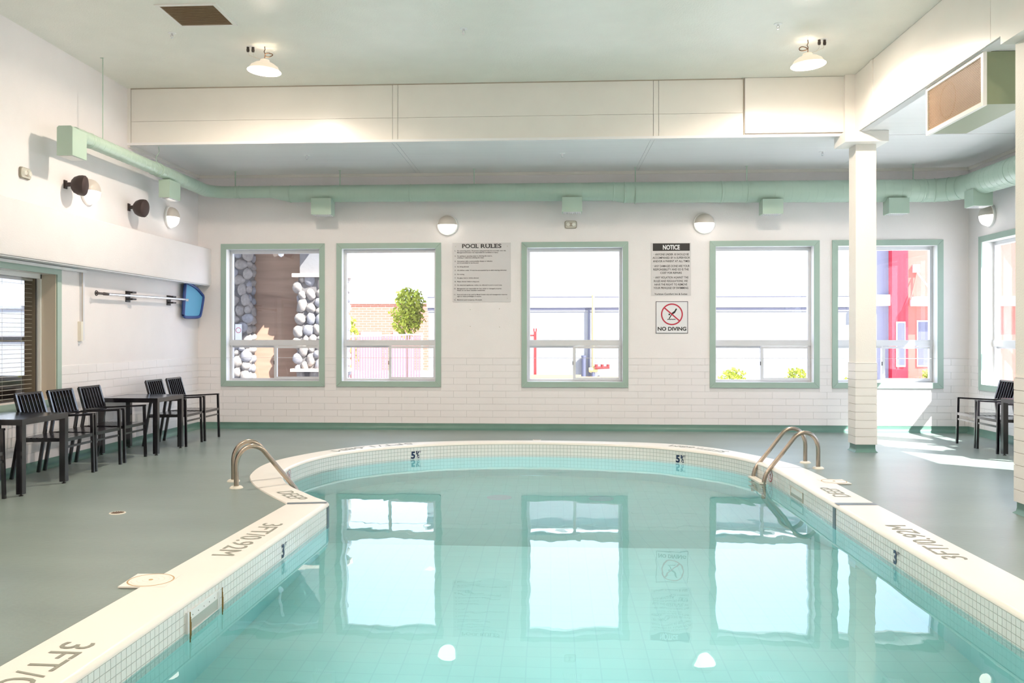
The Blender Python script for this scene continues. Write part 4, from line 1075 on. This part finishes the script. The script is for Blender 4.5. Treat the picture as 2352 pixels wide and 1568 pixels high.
# roof over the pool hall (casts the shade outside)
# white stucco building
t = thing('stucco_building', 'long white stucco building with a white band seen through the back windows', 'building', (3, 30, -.3))
bx(-4.28, 10.45, 30.1, 38, 2.35, 4.75).build('upper_wall', STUC, t, world=True)
bx(-4.25, 10.45, 30.12, 38, -.3, 2.38).build('lower_wall', STUC, t, world=True)
bx(-4.30, 10.45, 30.075, 30.2, 2.49, 2.83).build('band', BAND, t, world=True)
bx(-4.28, 10.45, 30.095, 30.2, 2.40, 2.49).build('dark_line', SHADOWGAP, t, world=True)  # dark strip in place of the shadow line under the band
bx(-4.28, 10.45, 30.07, 30.12, 2.83, 2.855).build('dark_line', SHADOWGAP, t, world=True)
bx(-4.35, 10.45, 29.9, 38, 4.75, 4.83).build('parapet_cap', BAND, t, world=True)
G().box(1.29, 1.345, 30.06, 30.12, -.3, 2.42).build('downspout', GPIPE, t, world=True)
# right wing with shade put into the stucco colour, and red building
t = thing('red_building', 'red clad building with small windows seen through the right back window', 'building', (12, 30, -.3))
bx(10.45, 11.31, 29.9, 33, -.3, 4.8).build('shaded_wall', mat('shaded_stucco', (.20, .20, .27), .9, bump=.4, bscale=9), t, world=True)
bx(10.46, 11.34, 29.75, 29.9, 2.52, 2.89).build('band', BAND, t, world=True)
bx(11.31, 11.83, 29.6, 33, -.3, 5.1).build('red_panel', REDP, t, world=True)
bx(11.83, 24, 29.75, 33, -.3, 5.9).build('red_wall', CORAL, t, world=True)
bx(11.94, 17, 29.2, 29.75, 2.50, 2.80).build('canopy', BAND, t, world=True)
bx(12.03, 12.24, 29.65, 29.75, 3.62, 3.88).build('tie_plate', BAND, t, world=True)
G().tube([(12.14, 29.65, 3.62), (11.85, 29.45, 2.7)], .02, 6).build('tie_rod', CORAL, t, world=True); G().tube([(12.14, 29.65, 3.62), (12.6, 29.3, 2.8)], .025, 6).build('tie_rod', BAND, t, world=True)
for (a, b_, c_, d, yf) in ((11.47, 11.70, .54, 1.93, 29.6), (12.20, 12.66, .54, 1.98, 29.75)):
    f = bx(a-.03, b_+.03, yf-.04, yf, c_-.05, d+.05).build('window', BAND, t, world=True); bx(a, b_, yf-.06, yf-.03, c_, d).build('pane', mat('dark_pane', (.10, .10, .16), .1), f)
f = G().lathe([(0, .08), (.15, .07), (.2, 0)], Matrix.Translation((15.9, 29.7, 4.4)) @ Matrix.Rotation(PI/2, 4, 'X'), 20).build('round_vent', mat('vent_grey', (.15, .17, .19), .5), t, True, world=True)
# brick building
t = thing('brick_building', 'low orange brick building beyond the fence', 'building', (-10, 45, -.3))
bm_ = bpy.data.materials['far_brick']; nt = bm_.node_tree; br = nt.nodes.new('ShaderNodeTexBrick'); tcx = nt.nodes.new('ShaderNodeTexCoord'); mpx = nt.nodes.new('ShaderNodeMapping')
mpx.inputs['Rotation'].default_value = (PI/2, 0, 0); br.inputs['Scale'].default_value = 1; br.inputs['Brick Width'].default_value = .4; br.inputs['Row Height'].default_value = .13; br.inputs['Mortar Size'].default_value = .012
br.inputs['Color1'].default_value = (.34, .13, .09, 1); br.inputs['Color2'].default_value = (.31, .12, .08, 1); br.inputs['Mortar'].default_value = (.40, .25, .2, 1)
nt.links.new(tcx.outputs['Object'], mpx.inputs[0]); nt.links.new(mpx.outputs[0], br.inputs['Vector']); nt.links.new(br.outputs['Color'], nt.nodes['Principled BSDF'].inputs['Base Color'])
bx(-26, -5.4, 45, 52, -.3, 3.2).build('wall', BRICKM, t, world=True)
bx(-26, -5.3, 44.9, 52, 3.2, 3.27).build('parapet_cap', BAND, t, world=True)
for a in (-9.9, -8.2): bx(a, a+1.1, 44.93, 45, -.3, 1.75).build('door_panel', mat('dull_coral', (.5, .22, .17), .7), t, world=True)
# chain link fence with pink privacy slats
t = thing('privacy_fence', 'chain link fence threaded with pink vertical slats', 'fence', (-6, 27, -.3))
for x in (-10.6, -8.4, -6.2, -4.02): G().tube([(x, 27, -.3), (x, 27, 1.62)], .035, 10).build('post', SILV, t, True, world=True)
G().tube([(-10.6, 27, 1.40), (-4.02, 27, 1.56)], .022, 8).build('top_rail', SILV, t, True, world=True)
g = G(); x = -10.5
while x < -4.1:
    g.box(x, x+.055, 26.985, 27.0, -.2, 1.37+(x+10.6)*.024); x += .085
g.build('fence_slats', PINK, t, world=True)['kind'] = 'stuff'
# trees and shrubs: blobs of leaf quads
def foliage(c, rx, ry, rz_, n_, s, par, nm='foliage', shapefn=None):
    rnd = random.Random(int(abs(c[0])*97+abs(c[1])*13)); g = G()
    for k in range(n_):
        while True:
            u = [rnd.uniform(-1, 1) for _ in range(3)]
            if sum(q*q for q in u) < 1: break
        lump = 1+.38*math.sin(u[2]*9+u[0]*5)*math.sin(u[2]*4+1)
        p = Vector((c[0]+u[0]*rx*lump, c[1]+u[1]*ry, c[2]+u[2]*rz_))
        a = Vector([rnd.uniform(-1, 1) for _ in range(3)]).normalized(); b = a.cross(Vector([rnd.uniform(-1, 1) for _ in range(3)])).normalized()
        g.add([p-a*s, p+b*s*.5, p+a*s, p-b*s*.5], [(0, 1, 2, 3)])
    me = bpy.data.meshes.new(nm); me.from_pydata([tuple(v) for v in g.v], [], g.f); me.materials.append(LEAF)
    o = link(nm, me, par, True); o['kind'] = 'stuff'; return o
t = thing('young_tree', 'leafy young tree rising behind the fence', 'tree', (-5.3, 32, -.3))
foliage((-5.32, 32, 2.35), .50, .5, .95, 1500, .085, t); foliage((-4.95, 32, 2.5), .30, .3, .75, 500, .08, t)
g = G().tube([(-5.3, 32, -.3), (-5.28, 32, 1.2), (-5.2, 32, 2.2), (-5.1, 32, 3.0)], [.07, .06, .04, .02], 8).tube([(-5.28, 32, 1.3), (-5.6, 32, 2.2)], [.035, .015], 6); g.build('trunk', BARK, t, True, world=True)
t = thing('garden_shrub', 'sparse green shrub at the left edge behind the fence', 'shrub', (-7.9, 34, -.3)); foliage((-7.9, 34, 1.2), .3, .3, 1.1, 500, .09, t); G().tube([(-7.9, 34, -.3), (-7.9, 34, 1.0)], .03, 6).build('stem', BARK, t, world=True)
for i, (x, y, z, r, lb) in enumerate(((6.0, 29, .15, .42, 'low yellow green shrub under the fourth back window, on its left'), (8.05, 29, .15, .36, 'low yellow green shrub under the fourth back window, on its right'), (12.3, 28.9, .12, .38, 'low shrub in front of the red wall'), (9.9, 28.9, .1, .3, 'small shrub left of the free standing column, outside'))):
    t = thing('garden_shrub', lb, 'shrub', (x, y, -.3)); foliage((x, y, z), r, .25, .32, 420, .06, t); G().tube([(x, y, -.3), (x, y, .1)], .02, 6).build('stem', BARK, t, world=True)
# pipes by the stucco wall
t = thing('gas_pipe', 'tall pale yellow gas riser with red valves against the stucco wall', 'pipe', (1.45, 29.95, -.3))
G().tube([(1.45, 29.95, .35), (1.45, 29.95, 2.9)], .05, 10).build('riser', YPIPE, t, True, world=True)
G().tube([(1.30, 29.95, .35), (1.45, 29.95, .35), (1.6, 29.95, .35)], [.08, .10, .07], 10).build('valve_body', YPIPE, t, True, world=True)
G().tube([(1.5, 29.85, .42), (2.0, 29.85, .44)], .045, 8).build('valve_arm', RPIPE, t, True, world=True)
for k in range(3): G().lathe([(0, .1), (.05, .1), (.05, 0)], Matrix.Translation((1.55+.2*k, 29.85, .44)), 10).build('valve_cap', RPIPE, t, world=True)
G().tube([(1.45, 29.95, -.3), (1.45, 29.95, .35)], .06, 8).build('meter_stub', GPIPE, t, True, world=True)
t = thing('standpipe', 'short dark grey pipe left of the gas riser', 'pipe', (1.13, 29.98, -.3)); G().tube([(1.13, 29.98, -.3), (1.13, 29.98, .80)], .075, 10).build('pipe', GPIPE, t, True, world=True); G().tube([(1.13, 29.98, .78), (1.13, 29.98, .84)], .085, 10).build('pipe_cap', GPIPE, t, world=True)
t = thing('red_post', 'slender red steel post at the left of the third back window', 'post', (-.52, 29, -.3)); bx(-.045, .045, -.045, .045, 0, 1.96).build('post', RPIPE, t); bx(-.06, -.02, -.03, .03, 1.96, 2.06).build('post_prong', RPIPE, t); bx(.02, .06, -.03, .03, 1.96, 2.06).build('post_prong', RPIPE, t); bx(-.35, -.045, -.02, .02, 1.80, 1.85).build('arm', RPIPE, t)
for i, (z, x0, x1) in enumerate(((.12, -1.3, 4.2), (.20, -1.3, 1.0))):
    t = thing('timber_rail', ('long horizontal timber rail crossing below the gas riser', 'thin upper timber rail beside the red post')[i], 'rail', ((x0+x1)/2, 28.8, z)); bx(x0, x1, 28.77, 28.83, z-.05+i*.02, z+.05-i*.02).build('board', LUM, t, world=True); 
    for x in (x0+.1, x1-.1): bx(x-.04, x+.04, 28.83, 28.9, -.3, z).build('post', LUM, t, world=True)
# stone entrance: two pillars, brown panel, ledge
def pillar(label, x0, x1, y0, y1, z1, seed, cap):
    t = thing('stone_pillar', label, 'pillar', ((x0+x1)/2, y0, -.3))
    bx(x0+.05, x1-.05, y0+.05, y1, -.3, z1).build('core', MORT, t, world=True)
    rnd = random.Random(seed); mes = []
    for q in range(5):
        bmx = bmesh.new(); bmesh.ops.create_icosphere(bmx, subdivisions=2, radius=1)
        fr_ = [Vector([rnd.uniform(-1, 1) for _ in range(3)]).normalized() for _ in range(5)]
        for v in bmx.verts:
            d = v.co.normalized(); k_ = 1.0
            for n_ in fr_:
                dt = d.dot(n_)
                if dt > .72: k_ = min(k_, .72/dt)
            v.co = d*k_
        me = bpy.data.meshes.new('stone'); bmx.to_mesh(me); bmx.free(); me.materials.append(STONE if q % 2 else STONE2)
        for p in me.polygons: p.use_smooth = True
        mes.append(me)
    def put(x, y, z, sx, sy, sz):
        o = link('stone', rnd.choice(mes), t, True); o.location = Vector(o.location)+Vector((x, y, z)); o.scale = (sx, sy, sz); o.rotation_euler = (0, rnd.uniform(-.35, .35), 0)
    placed = []
    for tr in range(5200):
        big = 1-tr/5200; sx = rnd.uniform(.045, .075)+.05*big; sz = rnd.uniform(.05, .08)+.065*big
        px, pz = rnd.uniform(x0+.02, x1-.02), rnd.uniform(-.28, z1-.04)
        if all(((px-q[0])/(sx+q[2]))**2+((pz-q[1])/(sz+q[3]))**2 > .66 for q in placed if abs(pz-q[1]) < .4):
            placed.append((px, pz, sx, sz)); put(px, y0+.05, pz, sx*1.06, .085, sz*1.06)
    for side_x in (x0+.05, x1-.05):
        z = -.25
        while z < z1-.06:
            h = rnd.uniform(.08, .13)
            for yy in (.16, .40): put(side_x, y0+yy, z+h+rnd.uniform(-.04, .04), .07, .13, h*1.05)
            z += 1.9*h
    if cap:
        bx(x0-.05, x1+.05, y0-.06, y1, z1, z1+.075).build('cap_ledge', mat('buff_ledge', (.62, .50, .42), .8), t, world=True)
        bx(x0-.07, x1+.05, y0-.10, y1, .80, .86).build('mid_ledge', mat('buff_ledge', (.62, .50, .42), .8), t, world=True)
    return t
pillar('shaded river stone pillar at the left edge of the first back window', -6.62, -6.0, 17.0, 17.5, 3.59, 3, False)
pillar('sunlit river stone pillar with ledges at the right of the first back window', -5.06, -4.05, 17.0, 17.5, 2.67, 5, True)
t = thing('timber_partition', 'tall brown timber partition between the two stone pillars', 'partition', (-5.6, 17.52, -.3))
bx(-7.6, -5.0, 17.52, 17.6, -.3, 3.59).build('board', WOOD, t, world=True)
t = thing('entrance_canopy', 'pale canopy wall above the stone pillars', 'canopy', (-5.5, 18, 3.6))
bx(-9.5, -4.46, 14.9, 17.6, 3.6, 3.8).build('canopy_roof', STUC, t, world=True); bx(-5.0, -4.1, 17.12, 17.5, 2.75, 3.59).build('canopy_wall', STUC, t, world=True)
G().lathe([(0, -.09), (.05, -.06), (.06, 0)], Matrix.Translation((-5.28, 16.8, 3.14)), 12).build('soffit_light', BAND, t, True, world=True)
bx(-5.30, -5.26, 16.78, 16.82, 3.1, 3.6).build('light_stem', BAND, t, world=True)
t = thing('door_notice', 'narrow white notice with red ring on the shaded stone pillar outside', 'sign', (-6.18, 16.93, 1.55))
bx(-.065, .065, 0, .02, -.19, .19).build('notice_board', SIGNW, t)
G().lathe([(.045, 0), (.05, .002), (.055, 0)], Matrix.Translation((0, -.002, .07)) @ Matrix.Rotation(PI/2, 4, 'X'), 24).build('red_ring', RED, t)
# outbuilding visible through the left annex window
t = thing('outbuilding', 'white stucco outbuilding with band seen through the left interior window', 'building', (-15, 22, -.3))
bx(-24, -9.2, 22, 26, -.3, 4.6).build('wall', STUC, t, world=True); bx(-24, -9.2, 21.9, 22, 2.3, 2.85).build('band', BAND, t, world=True); bx(-24, -9.2, 21.93, 22, 1.42, 1.47).build('red_line', RPIPE, t, world=True)
